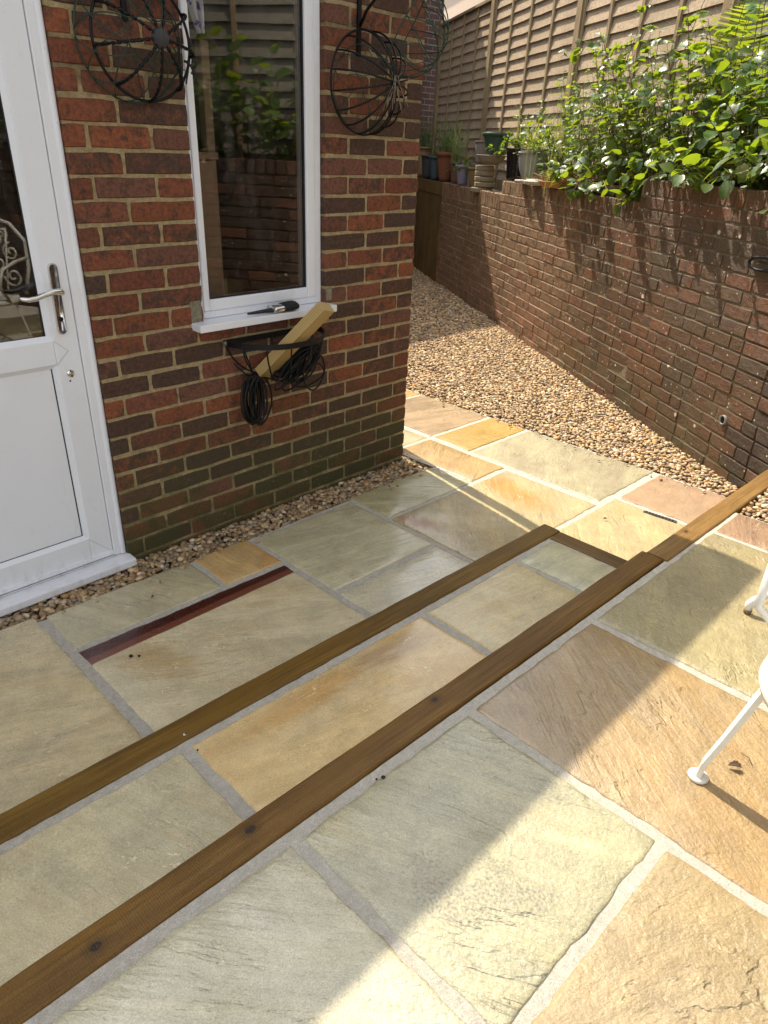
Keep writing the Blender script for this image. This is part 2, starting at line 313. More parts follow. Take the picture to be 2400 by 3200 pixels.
def m_glass(name, tint=(0.75, 0.8, 0.78), dirt=0.03):
    b = NB(name); b.t.nodes.remove(b.p); P = b.pos()
    fr = b.n('Fresnel'); fr.inputs[0].default_value = 1.52
    gl = b.n('BsdfGlossy'); gl.inputs['Roughness'].default_value = 0.008; gl.inputs[0].default_value = (1, 1, 1, 1)
    nw = b.noise(P, 2.2, 2); b.l(b.bump(nw, 0.05, 0.01), gl.inputs['Normal'])
    tp = b.n('BsdfTransparent'); tp.inputs[0].default_value = (*tint, 1)
    mx = b.n('MixShader'); b.l(b.math('MINIMUM', b.math('MULTIPLY', fr.outputs[0], 1.4), 1.0), mx.inputs[0]); b.l(tp.outputs[0], mx.inputs[1]); b.l(gl.outputs[0], mx.inputs[2])
    df = b.n('BsdfDiffuse'); df.inputs[0].default_value = (0.5, 0.48, 0.42, 1)
    dn = b.noise(b.map(P, scale=(1, 1, 0.25)), 14, 5, 0.7); m2 = b.n('MixShader'); b.l(b.rng(dn, 0.45, 0.8, 0.0, dirt*2), m2.inputs[0]); b.l(mx.outputs[0], m2.inputs[1]); b.l(df.outputs[0], m2.inputs[2])
    b.l(m2.outputs[0], b.out.inputs[0]); return b.m

def m_upvc(name):
    b = NB(name); P = b.pos(); n1 = b.noise(P, 5, 4); n2 = b.noise(P, 90, 4, 0.7)
    cc = b.mix(b.rng(n1, 0.35, 0.75, 0, 0.30), (0.82, 0.82, 0.84), (0.73, 0.73, 0.74)); cc = b.mix(b.rng(n2, 0.62, 0.74, 0, 0.45), cc, (0.48, 0.46, 0.42)); n3 = b.noise(b.map(P, scale=(1, 1, 0.3)), 17, 6, 0.75); cc = b.mix(b.rng(n3, 0.56, 0.74, 0, 0.35), cc, (0.55, 0.53, 0.49)); zz = b.n('SeparateXYZ'); b.l(P, zz.inputs[0]); cc = b.mix(b.math('MULTIPLY', b.rng(zz.outputs[2], 0.16, 0.02), b.rng(n3, 0.45, 0.66, 0, 0.32)), cc, (0.40, 0.38, 0.33))
    return b.fin(cc, 0.28, b.bump(n2, 0.04, 0.001), spec=0.5)

M = {}
M['brick'] = m_brick('house_brick'); M['rbrick'] = m_brick('retaining_brick', wet=True); M['rbrickv'] = m_brick('retaining_brick_far', vcol=True, wet=True)
M['mortar'] = m_mortar('house_mortar', (0.46, 0.35, 0.185), True); M['rmortar'] = m_mortar('retaining_mortar', (0.34, 0.265, 0.155), damp_shade=True)
M['joint'] = m_mortar('patio_joint', (0.58, 0.535, 0.45), fine=420, soft=True)
M['upvc'] = m_upvc('white_upvc'); M['glass'] = m_glass('window_glass', (0.86, 0.82, 0.77))
M['chrome'] = m_simple('chrome', (0.78, 0.76, 0.72), 0.14, 1.0, 0.1, 60)
M['black'] = m_simple('black_iron', (0.005, 0.005, 0.0055), 0.45, 0.0, 0.4, 80, 0.3, 0.3)
M['rubber'] = m_simple('black_cable', (0.004, 0.004, 0.0045), 0.4, 0.0, 0.2, 50, 0, 0.3)
M['greenwire'] = m_simple('green_wire', (0.010, 0.038, 0.022), 0.4, 0.0, 0.3, 90)
M['dark'] = m_simple('dark_void', (0.01, 0.01, 0.01), 0.9)
M['soil'] = m_simple('soil', (0.045, 0.032, 0.02), 0.95, 0, 0.5, 40, 0.8)
M['room'] = m_simple('room_wall', (0.10, 0.085, 0.07), 0.9); M['beige'] = m_simple('beige_cupboard', (0.38, 0.29, 0.21), 0.6); M['seal'] = m_simple('glazing_seal', (0.012, 0.012, 0.013), 0.6)
bw = NB('white_painted_metal'); nw = bw.noise(bw.pos(), 38, 5, 0.7); nw2 = bw.noise(bw.pos(), 120, 4, 0.7); cw = bw.mix(nw, (0.66, 0.63, 0.54), (0.78, 0.76, 0.69)); cw = bw.mix(bw.rng(nw2, 0.66, 0.70), cw, (0.23, 0.15, 0.08)); M['whitemetal'] = bw.fin(cw, 0.42, bw.bump(nw2, 0.35, 0.002))
M['rust'] = m_simple('chipped_metal', (0.20, 0.13, 0.07), 0.8, 0, 0.4, 120)
M['fence'] = m_wood('fence_board', (0.40, 0.285, 0.175), (0.52, 0.39, 0.26), 0, 0.8, 1.0, bump=0.5, spec=0.2)
M['post'] = m_wood('fence_post', (0.30, 0.215, 0.12), (0.42, 0.32, 0.19), 2, 0.8, 1.0, bump=0.4, spec=0.2)
M['boards'] = m_wood('retaining_board', (0.145, 0.088, 0.030), (0.21, 0.135, 0.05), 2, 0.7, 1.0, bump=0.5, spec=0.25)
M['timber'] = m_wood('planed_timber', (0.50, 0.31, 0.10), (0.60, 0.41, 0.16), 0, 0.5, 0.8, bump=0.15)
M['straw'] = m_simple('dry_straw', (0.36, 0.24, 0.11), 0.85, 0, 0.45, 20)
M['stem'] = m_simple('green_stem', (0.075, 0.085, 0.028), 0.6, 0, 0.4, 20); M['cane'] = m_simple('bramble_cane', (0.10, 0.055, 0.03), 0.6, 0, 0.4, 20)

# ================================================================== GROUND AND PAVING
g = MB().add([(-40, -40, -0.14), (60, -40, -0.14), (60, 60, -0.14), (-40, 60, -0.14)], [(0, 1, 2, 3)]).obj('ground', M['soil']); tag(g, kind='structure')

def sheet(name, poly, z, mat, parent=None, amp=0.0, n=0.04, skirt=0.1):
    """closed slab of ground with a slightly uneven top, poly = 4 corners (ccw)"""
    P = [Vector((x, y, 0)) for x, y in poly]
    nu = max(2, int((P[1]-P[0]).length/n)); nv = max(2, int((P[3]-P[0]).length/n)); V = []; F = []
    for j in range(nv+1):
        for i in range(nu+1):
            u, v = i/nu, j/nv; q = P[0]*(1-u)*(1-v)+P[1]*u*(1-v)+P[2]*u*v+P[3]*(1-u)*v
            V.append((q.x, q.y, z+(noise.noise((q.x*31, q.y*31, z))*amp if amp else 0)))
    for j in range(nv):
        for i in range(nu): a = j*(nu+1)+i; F.append((a, a+1, a+nu+2, a+nu+1))
    b = len(V); V += [(q.x, q.y, z-skirt) for q in P]; k = [0, nu, (nu+1)*(nv+1)-1, (nu+1)*nv]
    ring = [list(range(0, nu+1)), [i*(nu+1)+nu for i in range(nv+1)], [(nu+1)*nv+nu-i for i in range(nu+1)], [(nv-i)*(nu+1) for i in range(nv+1)]]
    for e in range(4): F.append([b+e]+[b+(e+1) % 4]+ring[e][::-1])
    return mk(name, V, F, mat, parent)

lower = sheet('lower_patio', [(-3.2, -1.12), (0.93, -1.62), (0.93, 1.35), (-3.2, -0.13)], -0.007, M['joint'], None, 0.0025)
# the strip by the house is cut back: patio bed follows the slab edge
bpy.data.objects.remove(lower)
def bed(name, polys, z, mat, amp=0.0025):
    V = []; F = []
    for poly in polys:
        P = [Vector((x, y, 0)) for x, y in poly]
        nu = max(2, int((P[1]-P[0]).length/0.03)); nv = max(2, int((P[3]-P[0]).length/0.03)); b = len(V)
        for j in range(nv+1):
            for i in range(nu+1):
                u, v = i/nu, j/nv; q = P[0]*(1-u)*(1-v)+P[1]*u*(1-v)+P[2]*u*v+P[3]*(1-u)*v
                V.append((q.x, q.y, z+noise.noise((q.x*31, q.y*31, z))*amp))
        for j in range(nv):
            for i in range(nu): a = b+j*(nu+1)+i; F.append((a, a+1, a+nu+2, a+nu+1))
    o = mk(name, V, F, mat); tag(o, kind='structure'); return o
lower = bed('lower_patio', [[(-3.2, -1.10), (0.03, -1.10), (0.03, -0.205), (-3.2, -0.165)], [(0.03, -1.66), (0.925, -1.66), (0.925, 1.35), (0.03, 1.35)], [(-0.32, -1.66), (0.03, -1.66), (0.03, -1.10), (-0.32, -1.10)]], -0.0038, M['joint'])
tread = bed('step_tread', [[(-3.2, -1.56), (-0.33, -1.62), (-0.33, -1.13), (-3.2, -1.07)]], 0.1162, M['joint'])
upper = bed('upper_patio', [[(-3.4, -4.2), (0.24, -4.2), (0.24, -1.68), (-3.4, -1.58)]], 0.2362, M['joint'])
rises = MB().box(-3.2, -0.33, -1.60, -1.14, -0.1, 0.10); o = rises.obj('step_tread_base', M['joint'], tread)
MB().box(-3.4, 0.24, -4.2, -1.72, -0.1, 0.22).obj('patio_base', M['joint'], upper)

def slab(parent, x0, x1, ya, yb, z, mat, seed, label=None, pts=None, edge=0.0055):
    """riven flag with hand-cut edges; ya nearer the house, yb further; corners follow the paving's slight skew"""
    P = pts or [(x0, tilt(yb, x0)), (x1, tilt(yb, x1)), (x1, tilt(ya, x1)), (x0, tilt(ya, x0))]
    P = [Vector((x, y, 0)) for x, y in P]; nu = max(6, int((P[1]-P[0]).length/0.022)); nv = max(6, int((P[3]-P[0]).length/0.022))
    cx = sum((q for q in P), Vector())/4; V = []; F = []
    def prm(i, n): return [0, 0.006, 0.022][i] if i < 3 else ([1, 1-0.006, 1-0.022][n-i] if n-i < 3 else i/n)
    for j in range(nv+1):
        for i in range(nu+1):
            u, v = prm(i, nu), prm(j, nv); q = P[0]*(1-u)*(1-v)+P[1]*u*(1-v)+P[2]*u*v+P[3]*(1-u)*v
            e = min(i, nu-i, j, nv-j)
            fu = (1-min(min(u, 1-u)/0.06, 1)); fv = (1-min(min(v, 1-v)/0.06, 1))
            jx = (noise.noise((q.y*17, seed, u*2))*edge + noise.noise((q.y*60, seed+5, u*2))*edge*0.5)*fu; jy = (noise.noise((q.x*17, seed+9, v*2))*edge + noise.noise((q.x*60, seed+3, v*2))*edge*0.5)*fv
            # rounded, slightly broken corners
            cu_, cv_ = min(u, 1-u), min(v, 1-v)
            dz = noise.noise((q.x*3+seed, q.y*3, 0))*0.0024 + noise.noise((q.x*11+seed, q.y*11, 3))*0.0011
            dz -= (0.0042 if e == 0 else 0.0012 if e == 1 else 0)
            V.append((q.x+jx, q.y+jy, z+dz))
    for j in range(nv):
        for i in range(nu): a = j*(nu+1)+i; F.append((a, a+1, a+nu+2, a+nu+1))
    ring = [i for i in range(nu+1)]+[i*(nu+1)+nu for i in range(1, nv+1)]+[(nu+1)*nv+i for i in range(nu-1, -1, -1)]+[i*(nu+1) for i in range(nv-1, 0, -1)]
    b = len(V); V += [(V[k][0], V[k][1], z-0.035) for k in ring]; m = len(ring)
    for k in range(m): F.append((ring[k], b+k, b+(k+1) % m, ring[(k+1) % m]))
    o = mk('slab', V, F, mat, parent, True, loc=(cx.x, cx.y, z)); 
    if label: o['label'] = label
    return o

GRN = (0.40, 0.39, 0.27); GRN2 = (0.33, 0.335, 0.245); BUF = (0.46, 0.385, 0.245); TAN = (0.42, 0.315, 0.175); ORG = (0.50, 0.30, 0.10); RST = (0.42, 0.20, 0.06); PNK = (0.47, 0.335, 0.25); CRM = (0.52, 0.475, 0.325); YEL = (0.55, 0.42, 0.19); GRY = (0.34, 0.335, 0.285)
S = [
 # parent, x0,x1,ya,yb,z, material args, label
 (lower, -3.05, -2.082, -0.165, -1.07, 0, dict(c1=(0.385, 0.335, 0.215), c2=(0.34, 0.31, 0.215), c3=(0.36, 0.245, 0.125), ang=0.4, amt3=0.5, rough=0.42), None),
 (lower, -2.05, -1.475, -0.19, -0.435, 0, dict(c1=(0.345, 0.32, 0.225), c2=(0.315, 0.30, 0.215), ang=1.1, rough=0.5, bumps=0.7), None),
 (lower, -1.452, -1.19, -0.19, -0.435, 0, dict(c1=(0.42, 0.30, 0.15), c2=(0.36, 0.28, 0.165), c3=RST, ang=1.45, amt3=0.75, thr3=0.46, rough=0.5), 'orange rust-streaked slab'),
 (lower, -2.05, -1.195, -0.46, -1.075, 0, dict(c1=(0.42, 0.385, 0.275), c2=(0.385, 0.36, 0.265), c3=(0.42, 0.30, 0.15), ang=0.5, amt3=0.45, rough=0.46, bumps=0.7, spots=[(-0.26, 0.10, 0.09, 0.20, 0.5, (0.44, 0.28, 0.11), 0.7)], band=(0.222, 0.252, (0.075, 0.014, 0.009), (0.20, 0.060, 0.032), 0.0)), 'greenish slab with a dark maroon seam along one edge'),
 (lower, -1.168, -0.60, -0.21, -0.742, 0, dict(c1=(0.37, 0.355, 0.255), c2=(0.335, 0.325, 0.235), c3=(0.38, 0.30, 0.17), ang=0.2, amt3=0.35, rough=0.5, stain=0.6, bumps=0.7), None),
 (lower, -1.168, -0.607, -0.768, -1.08, 0, dict(c1=(0.39, 0.365, 0.265), c2=(0.375, 0.37, 0.31), ang=0.3, rough=0.42, bumps=0.6), None),
 (lower, -0.577, 0.016, -0.175, -0.440, 0, dict(c1=(0.33, 0.315, 0.20), c2=(0.29, 0.285, 0.19), c3=(0.38, 0.27, 0.12), ang=0.75, aniso=7, amt3=0.4, rough=0.52), None),
 (lower, -0.58, 0.305, -0.462, -1.012, 0, dict(c1=(0.44, 0.37, 0.225), c2=(0.385, 0.345, 0.235), c3=(0.46, 0.36, 0.20), ang=-0.75, aniso=4, amt3=0.5, rough=0.55, seed=4.2, spots=[(0.25, 0.10, 0.10, 0.24, -0.15, (0.56, 0.235, 0.035), 0.95), (-0.37, 0.17, 0.05, 0.13, 0.25, (0.36, 0.16, 0.07), 0.85)]), 'slab with a bright orange iron streak'),
 (lower, 0.042, 0.322, 0.115, -0.432, 0, dict(c1=(0.48, 0.355, 0.185), c2=(0.43, 0.305, 0.15), ang=-0.5, rough=0.6, bumps=1.1), None),
 (lower, 0.352, 0.915, -0.175, -1.000, 0, dict(c1=(0.435, 0.42, 0.295), c2=(0.40, 0.36, 0.265), c3=(0.46, 0.40, 0.29), ang=-0.4, aniso=3, rough=0.6), 'large pale green slab'),
 (lower, 0.352, 0.915, 0.120, -0.152, 0, dict(c1=(0.53, 0.375, 0.13), c2=(0.57, 0.42, 0.19), ang=0.3, rough=0.6, ring=((0.5, 0.9, 0), 7.5, (0.36, 0.20, 0.06))), 'yellow slab with brown growth-like rings'),
 (lower, 0.352, 0.915, 0.725, 0.145, 0, dict(c1=(0.43, 0.33, 0.215), c2=(0.38, 0.285, 0.18), ang=0.30, aniso=11, rough=0.62, steps=7), 'tan slab with fine parallel ribs'),
 (lower, 0.05, 0.328, 0.725, 0.140, 0, dict(c1=(0.56, 0.51, 0.36), c2=(0.52, 0.46, 0.31), ang=0.4, rough=0.6), None),
 (lower, 0.05, 0.915, 1.33, 0.748, 0, dict(c1=(0.54, 0.40, 0.17), c2=(0.50, 0.37, 0.17), ang=0.4, rough=0.6), None),
 (lower, 0.472, 0.912, -1.040, -1.64, 0, dict(c1=(0.45, 0.315, 0.225), c2=(0.43, 0.33, 0.235), c3=(0.47, 0.36, 0.235), ang=-0.3, aniso=2.5, rough=0.6, bumps=0.7, seed=2.0), 'pale pink slab'),
 (lower, -0.262, 0.442, -1.036, -1.625, 0, dict(c1=(0.53, 0.45, 0.27), c2=(0.47, 0.42, 0.275), c3=(0.56, 0.39, 0.15), ang=-0.7, aniso=4, amt3=0.55, rough=0.6, seed=6.1), None),
 (tread, -3.05, -2.085, -1.186, -1.56, 0.12, dict(c1=(0.375, 0.345, 0.24), c2=(0.35, 0.335, 0.245), c3=(0.40, 0.32, 0.20), ang=1.2, amt3=0.35, rough=0.45, bumps=0.7), None),
 (tread, -2.052, -1.165, -1.186, -1.56, 0.12, dict(c1=(0.44, 0.345, 0.19), c2=(0.41, 0.35, 0.225), c3=(0.50, 0.31, 0.11), ang=0.2, aniso=3, amt3=0.5, rough=0.48, seed=1.4, bumps=0.6, spots=[(-0.18, 0.13, 0.30, 0.05, 0.0, (0.50, 0.27, 0.07), 0.8), (0.26, 0.11, 0.16, 0.07, -0.2, (0.36, 0.22, 0.11), 0.6)]), 'yellow-orange slab on the step'),
 (tread, -1.138, -0.63, -1.186, -1.56, 0.12, dict(c1=(0.395, 0.345, 0.205), c2=(0.37, 0.325, 0.215), c3=(0.42, 0.31, 0.16), ang=0.15, aniso=9, amt3=0.4, rough=0.5, seed=3.1), None),
 (tread, -0.608, -0.372, -1.186, -1.56, 0.12, dict(c1=(0.36, 0.35, 0.245), c2=(0.33, 0.325, 0.235), ang=0.1, aniso=7, rough=0.5), None),
 (upper, -3.2, -2.100, -1.672, -2.23, 0.24, dict(c1=(0.42, 0.405, 0.30), c2=(0.40, 0.40, 0.325), c3=(0.42, 0.36, 0.23), ang=0.9, amt3=0.3, rough=0.42, bumps=1.5), None),
 (upper, -2.075, -1.524, -1.672, -2.196, 0.24, dict(c1=(0.41, 0.395, 0.275), c2=(0.385, 0.385, 0.29), c3=(0.42, 0.38, 0.25), ang=1.15, amt3=0.3, rough=0.46, bumps=1.25, stain=0.75, seed=0.6), 'pale green slab with a grey speckled stain'),
 (upper, -1.498, -0.920, -1.672, -2.56, 0.24, dict(c1=(0.43, 0.325, 0.185), c2=(0.40, 0.32, 0.205), c3=(0.47, 0.31, 0.13), ang=-0.95, aniso=4, amt3=0.5, rough=0.5, steps=5.5, bumps=1.3), 'tan slab with ragged cleft ridges'),
 (upper, -0.895, -0.022, -1.672, -2.27, 0.24, dict(c1=(0.44, 0.395, 0.245), c2=(0.41, 0.37, 0.235), ang=-0.5, aniso=2.5, rough=0.52, steps=5, bumps=1.2), None),
 (upper, 0.0, 0.235, -1.672, -2.27, 0.24, dict(c1=(0.43, 0.295, 0.20), c2=(0.40, 0.28, 0.19), ang=-0.4, rough=0.55), None),
 (upper, -2.40, -1.524, -2.220, -2.82, 0.24, dict(c1=(0.43, 0.35, 0.215), c2=(0.40, 0.335, 0.215), ang=0.35, aniso=3, rough=0.5, steps=5, bumps=1.3), None),
 (upper, -0.888, 0.235, -2.30, -2.85, 0.24, dict(c1=(0.44, 0.37, 0.22), c2=(0.41, 0.34, 0.21), ang=0.7, rough=0.5), None),
 (upper, -1.50, -0.30, -2.885, -3.45, 0.24, dict(c1=(0.44, 0.40, 0.28), c2=(0.40, 0.38, 0.27), ang=0.7, rough=0.5), None),
 (upper, -3.2, -2.43, -2.26, -2.85, 0.24, dict(c1=(0.44, 0.40, 0.28), c2=(0.40, 0.38, 0.27), ang=0.7, rough=0.5), None),
]
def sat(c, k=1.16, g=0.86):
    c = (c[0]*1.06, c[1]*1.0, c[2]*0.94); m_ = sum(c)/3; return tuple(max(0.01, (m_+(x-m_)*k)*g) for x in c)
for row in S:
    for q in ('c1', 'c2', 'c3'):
        if row[6].get(q): row[6][q] = sat(row[6][q], 1.16, 1.02 if row[1] == -3.2 else 0.84 if row[1] == -2.075 else 0.68 if row[0] is upper else 0.98 if row[1] == -0.58 else 0.78 if row[1] > 0.0 or row[1] == -0.262 else 1.36)  # shaded slabs lightened, sunlit ones darkened in colour, evening out sun and shade
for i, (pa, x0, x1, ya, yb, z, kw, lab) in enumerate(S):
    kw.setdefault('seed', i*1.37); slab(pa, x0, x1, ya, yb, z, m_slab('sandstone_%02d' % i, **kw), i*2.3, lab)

# metal slot drain let into the pale slab
d = MB()
A, B = Vector((0.434, -1.238, 0.0025)), Vector((0.450, -1.398, 0.0025)); ax = (B-A).normalized(); px = Vector((-ax.y, ax.x, 0))
def obox(m, a, b_, px, w0, w1, z0, z1):
    m.add([a+px*w0+Vector((0, 0, z0)), b_+px*w0+Vector((0, 0, z0)), b_+px*w1+Vector((0, 0, z0)), a+px*w1+Vector((0, 0, z0)),
           a+px*w0+Vector((0, 0, z1)), b_+px*w0+Vector((0, 0, z1)), b_+px*w1+Vector((0, 0, z1)), a+px*w1+Vector((0, 0, z1))],
          [(0,3,2,1),(4,5,6,7),(0,1,5,4),(1,2,6,5),(2,3,7,6),(3,0,4,7)])
obox(d, A, B, px, -0.026, -0.006, -0.004, 0.001); o = d.obj('drain_cover', m_simple('drain_metal', (0.10, 0.105, 0.11), 0.45, 0.6, 0.4, 120, 0.5), lower)
d = MB()
for k in range(9):
    a = A.lerp(B, 0.06+k*0.1); b_ = A.lerp(B, 0.06+k*0.1+0.055); obox(d, a, b_, px, -0.023, -0.009, 0.0, 0.0025)
d.obj('drain_slot', M['dark'], lower)

# ---- timber sleepers
def sleeper(name, x0, x1, ya, yb, z0, z1, label, mat, rot90=False):
    cx = (x0+x1)/2; cy = tilt((ya+yb)/2, cx)
    m = MB(); bm = bmesh.new(); L = x1-x0; Wd = abs(ya-yb); nseg = max(8, int(L/0.03)); prof = []
    r = 0.007; H = z1-z0
    for (px_, pz_) in [(-Wd/2, -H), (-Wd/2, -r), (-Wd/2+r*0.35, -r*0.35), (-Wd/2+r, 0), (-Wd/6, 0.0006), (Wd/6, 0.0006), (Wd/2-r, 0), (Wd/2-r*0.35, -r*0.35), (Wd/2, -r), (Wd/2, -H)]: prof.append((px_, pz_))
    V = []; F = []; k = len(prof)
    for i in range(nseg+1):
        x = -L/2+L*i/nseg
        for (a, b_) in prof:
            j = noise.noise((x*6, a*30, z1*7))*0.0016 + noise.noise((x*30, a*60, z1))*0.0006
            V.append(Vector((x, a+j*(1 if abs(a) > Wd/2-r else 0.3), b_+j*0.8)))
    for i in range(nseg):
        for q in range(k-1): F.append((i*k+q, (i+1)*k+q, (i+1)*k+q+1, i*k+q+1))
    F.append(tuple(range(k))); F.append(tuple(nseg*k+q for q in range(k-1, -1, -1)))
    me = bpy.data.meshes.new(name); me.from_pydata([v[:] for v in V], [], F); me.materials.append(mat); me.update()
    o = link(bpy.data.objects.new(name, me), None, (cx, cy, z1), (0, 0, -0.025))
    return tag(o, label, 'sleeper', 'stained timber sleepers edging the step')
def kn(cx, cy, z, L):
    return [(kx-cx, ky-cy, 0, kr) for kx, ky, kz, kr in L]
SB1, SB2 = (0.140, 0.070, 0.008), (0.225, 0.120, 0.015)
cxB = (-3.2-0.378)/2
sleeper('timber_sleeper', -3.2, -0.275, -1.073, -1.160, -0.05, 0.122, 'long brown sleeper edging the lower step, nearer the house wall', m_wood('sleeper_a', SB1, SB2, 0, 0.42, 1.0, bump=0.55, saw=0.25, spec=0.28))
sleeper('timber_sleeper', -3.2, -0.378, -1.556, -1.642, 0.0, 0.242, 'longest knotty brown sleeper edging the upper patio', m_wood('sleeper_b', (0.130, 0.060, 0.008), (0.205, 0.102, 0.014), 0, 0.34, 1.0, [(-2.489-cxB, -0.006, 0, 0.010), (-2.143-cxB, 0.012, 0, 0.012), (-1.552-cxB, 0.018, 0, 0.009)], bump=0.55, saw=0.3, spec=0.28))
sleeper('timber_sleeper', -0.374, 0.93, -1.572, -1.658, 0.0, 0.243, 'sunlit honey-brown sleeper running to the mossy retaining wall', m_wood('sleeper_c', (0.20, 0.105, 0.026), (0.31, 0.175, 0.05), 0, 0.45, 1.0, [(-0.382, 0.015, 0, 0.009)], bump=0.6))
# short end sleeper (runs away from the house)
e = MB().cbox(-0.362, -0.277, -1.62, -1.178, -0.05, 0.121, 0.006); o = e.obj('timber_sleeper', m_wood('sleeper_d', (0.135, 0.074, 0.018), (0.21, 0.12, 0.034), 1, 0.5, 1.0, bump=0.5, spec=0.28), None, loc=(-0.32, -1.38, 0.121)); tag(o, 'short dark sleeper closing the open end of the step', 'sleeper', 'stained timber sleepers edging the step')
s_ = MB().lathe([(0.0, 0.0018), (0.005, 0.0012), (0.006, 0)], (-2.044, -1.114, 0.1235), 10).obj('screw_head', M['chrome']); tag(s_, 'small round screw head in the lower step sleeper', 'screw')

# ---- gravel
ICO_V = []; t_ = (1+5**0.5)/2
for a, b_ in ((1, t_), (-1, t_), (1, -t_), (-1, -t_)): ICO_V += [(a, b_, 0), (0, a, b_), (b_, 0, a)]
bmx = bmesh.new(); bmesh.ops.create_icosphere(bmx, subdivisions=1, radius=1.0); bmx.verts.index_update()
IV = np.array([v.co[:] for v in bmx.verts]); IF = np.array([[v.index for v in f.verts] for f in bmx.faces]); bmx.free()
def rotm(n):
    q = rng.normal(size=(n, 4)); q /= np.linalg.norm(q, axis=1)[:, None]; w, x, y, z = q.T
    return np.stack([1-2*(y*y+z*z), 2*(x*y-z*w), 2*(x*z+y*w), 2*(x*y+z*w), 1-2*(x*x+z*z), 2*(y*z-x*w), 2*(x*z-y*w), 2*(y*z+x*w), 1-2*(x*x+y*y)], 1).reshape(n, 3, 3)
PAL = np.array([(0.42, 0.29, 0.155), (0.36, 0.255, 0.15), (0.48, 0.37, 0.235), (0.30, 0.20, 0.11), (0.24, 0.175, 0.12), (0.52, 0.43, 0.32), (0.40, 0.24, 0.10), (0.33, 0.27, 0.205), (0.18, 0.13, 0.09), (0.58, 0.51, 0.42)])
PW = np.array([0.16, 0.15, 0.15, 0.13, 0.1, 0.08, 0.09, 0.08, 0.03, 0.03])
bst = NB('gravel_stone'); gc = bst.n('Attribute', attribute_name='col').outputs['Color']; gp = bst.pos(); gn = bst.noise(gp, 160, 4, 0.6)
M['gravel'] = bst.fin(bst.mix(bst.rng(gn, 0.3, 0.75, 0, 0.45), gc, bst.mix(0.55, gc, (0.10, 0.06, 0.03))), 0.62, bst.bump(gn, 0.25, 0.002), spec=0.35)
def gravel(name, P, z, rmin, rmax, shade=1.0, kinds=1, lump=0.012):
    n = len(P); r = rng.uniform(rmin, rmax, n); sc_ = np.stack([r*rng.uniform(0.9, 1.5, n), r*rng.uniform(0.75, 1.1, n), r*rng.uniform(0.42, 0.75, n)], 1)
    base = IV[None]*sc_[:, None, :]*(1+rng.normal(0, 0.13, (n, len(IV), 1)))
    a = rng.uniform(0, 2*np.pi, n); tx = rng.normal(0, 0.42, n); R = np.zeros((n, 3, 3)); ca, sa, ct, st = np.cos(a), np.sin(a), np.cos(tx), np.sin(tx)
    R[:, 0, 0] = ca; R[:, 0, 1] = -sa*ct; R[:, 0, 2] = sa*st; R[:, 1, 0] = sa; R[:, 1, 1] = ca*ct; R[:, 1, 2] = -ca*st; R[:, 2, 1] = st; R[:, 2, 2] = ct
    V = np.einsum('nij,nkj->nki', R, base)
    zz = z + rng.uniform(-0.006, 0.008, n) + np.array([noise.noise((x*3.1, y*3.1, 1.7)) for x, y in P])*lump
    V += np.concatenate([P, zz[:, None]], 1)[:, None, :]
    F = (IF[None]+(np.arange(n)*len(IV))[:, None, None]).reshape(-1, 3)
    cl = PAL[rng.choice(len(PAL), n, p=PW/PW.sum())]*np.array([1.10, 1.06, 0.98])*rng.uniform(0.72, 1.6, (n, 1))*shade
    return fast_mesh(name, V.reshape(-1, 3), F, M['gravel'], None, np.repeat(cl, len(IF), 0))
def scatter(bb, test, spacing):
    xs = np.arange(bb[0], bb[1], spacing); ys = np.arange(bb[2], bb[3], spacing); X, Y = np.meshgrid(xs, ys); P = np.stack([X.ravel(), Y.ravel()], 1); P += rng.uniform(-0.55, 0.55, P.shape)*spacing
    return P[test(P)]
def woff(P): return (P[:, 0]-WC.x)*WN.x + (P[:, 1]-WC.y)*WN.y
def path_test(P):
    o = woff(P); x, y = P[:, 0], P[:, 1]
    lft = np.where(y > 1.35, 0.0, 0.925)
    vis = (x+2.69)*0.86 > (y+2.44)*0.50  # only where the house corner leaves it open to view from nearby
    return (o > -0.02) & (x > lft) & (y > -1.64) & (y < 6.2) & vis
Pn = scatter((0.0, 7.0, -1.7, 2.0), path_test, 0.0180); Pf = scatter((0.0, 7.2, 2.0, 6.2), path_test, 0.026)
bedp = MB().add([(0.02, 1.3, -0.02), (0.92, -1.66, -0.02), (1.2, -1.66, -0.02), (6.9, 6.9, -0.02), (0.02, 6.9, -0.02)], [(0, 1, 2, 3, 4)]).obj('gravel_bed', M['soil']); tag(bedp, kind='structure')
go = gravel('gravel_path', np.concatenate([Pn]), -0.006, 0.0082, 0.0152); tag(go, 'golden brown gravel path between the patio and the retaining wall', 'gravel', None, 'stuff')
gf = gravel('gravel_path', Pf, -0.004, 0.013, 0.020); tag(gf, 'gravel at the shaded far end of the side passage', 'gravel', None, 'stuff')
Ps = scatter((-3.1, 0.12, -0.28, 0.02), lambda P: (P[:, 1] > np.where(P[:, 0] > 0.03, -0.2, -0.190-0.025*(P[:, 0]+1.0)-0.004)) & (P[:, 1] < np.where(P[:, 0] > 0.0, 0.11, -0.004)) & ((P[:, 0] < 0.04)), 0.0165)
Ps2 = scatter((0.0, 0.06, -0.05, 0.6), lambda P: P[:, 0] > 0.0, 0.014)
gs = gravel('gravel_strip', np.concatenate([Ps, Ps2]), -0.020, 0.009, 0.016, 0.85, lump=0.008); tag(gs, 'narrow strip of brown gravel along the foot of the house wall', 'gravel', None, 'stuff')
stray = np.array([(0.915-abs(random.gauss(0, 0.045)), random.uniform(-1.4, 0.8)) for _ in range(42)]+[(x_, -0.2-0.025*(x_+1)-abs(random.gauss(0, 0.03))) for x_ in [random.uniform(-2.6, 0.0) for _ in range(26)]])
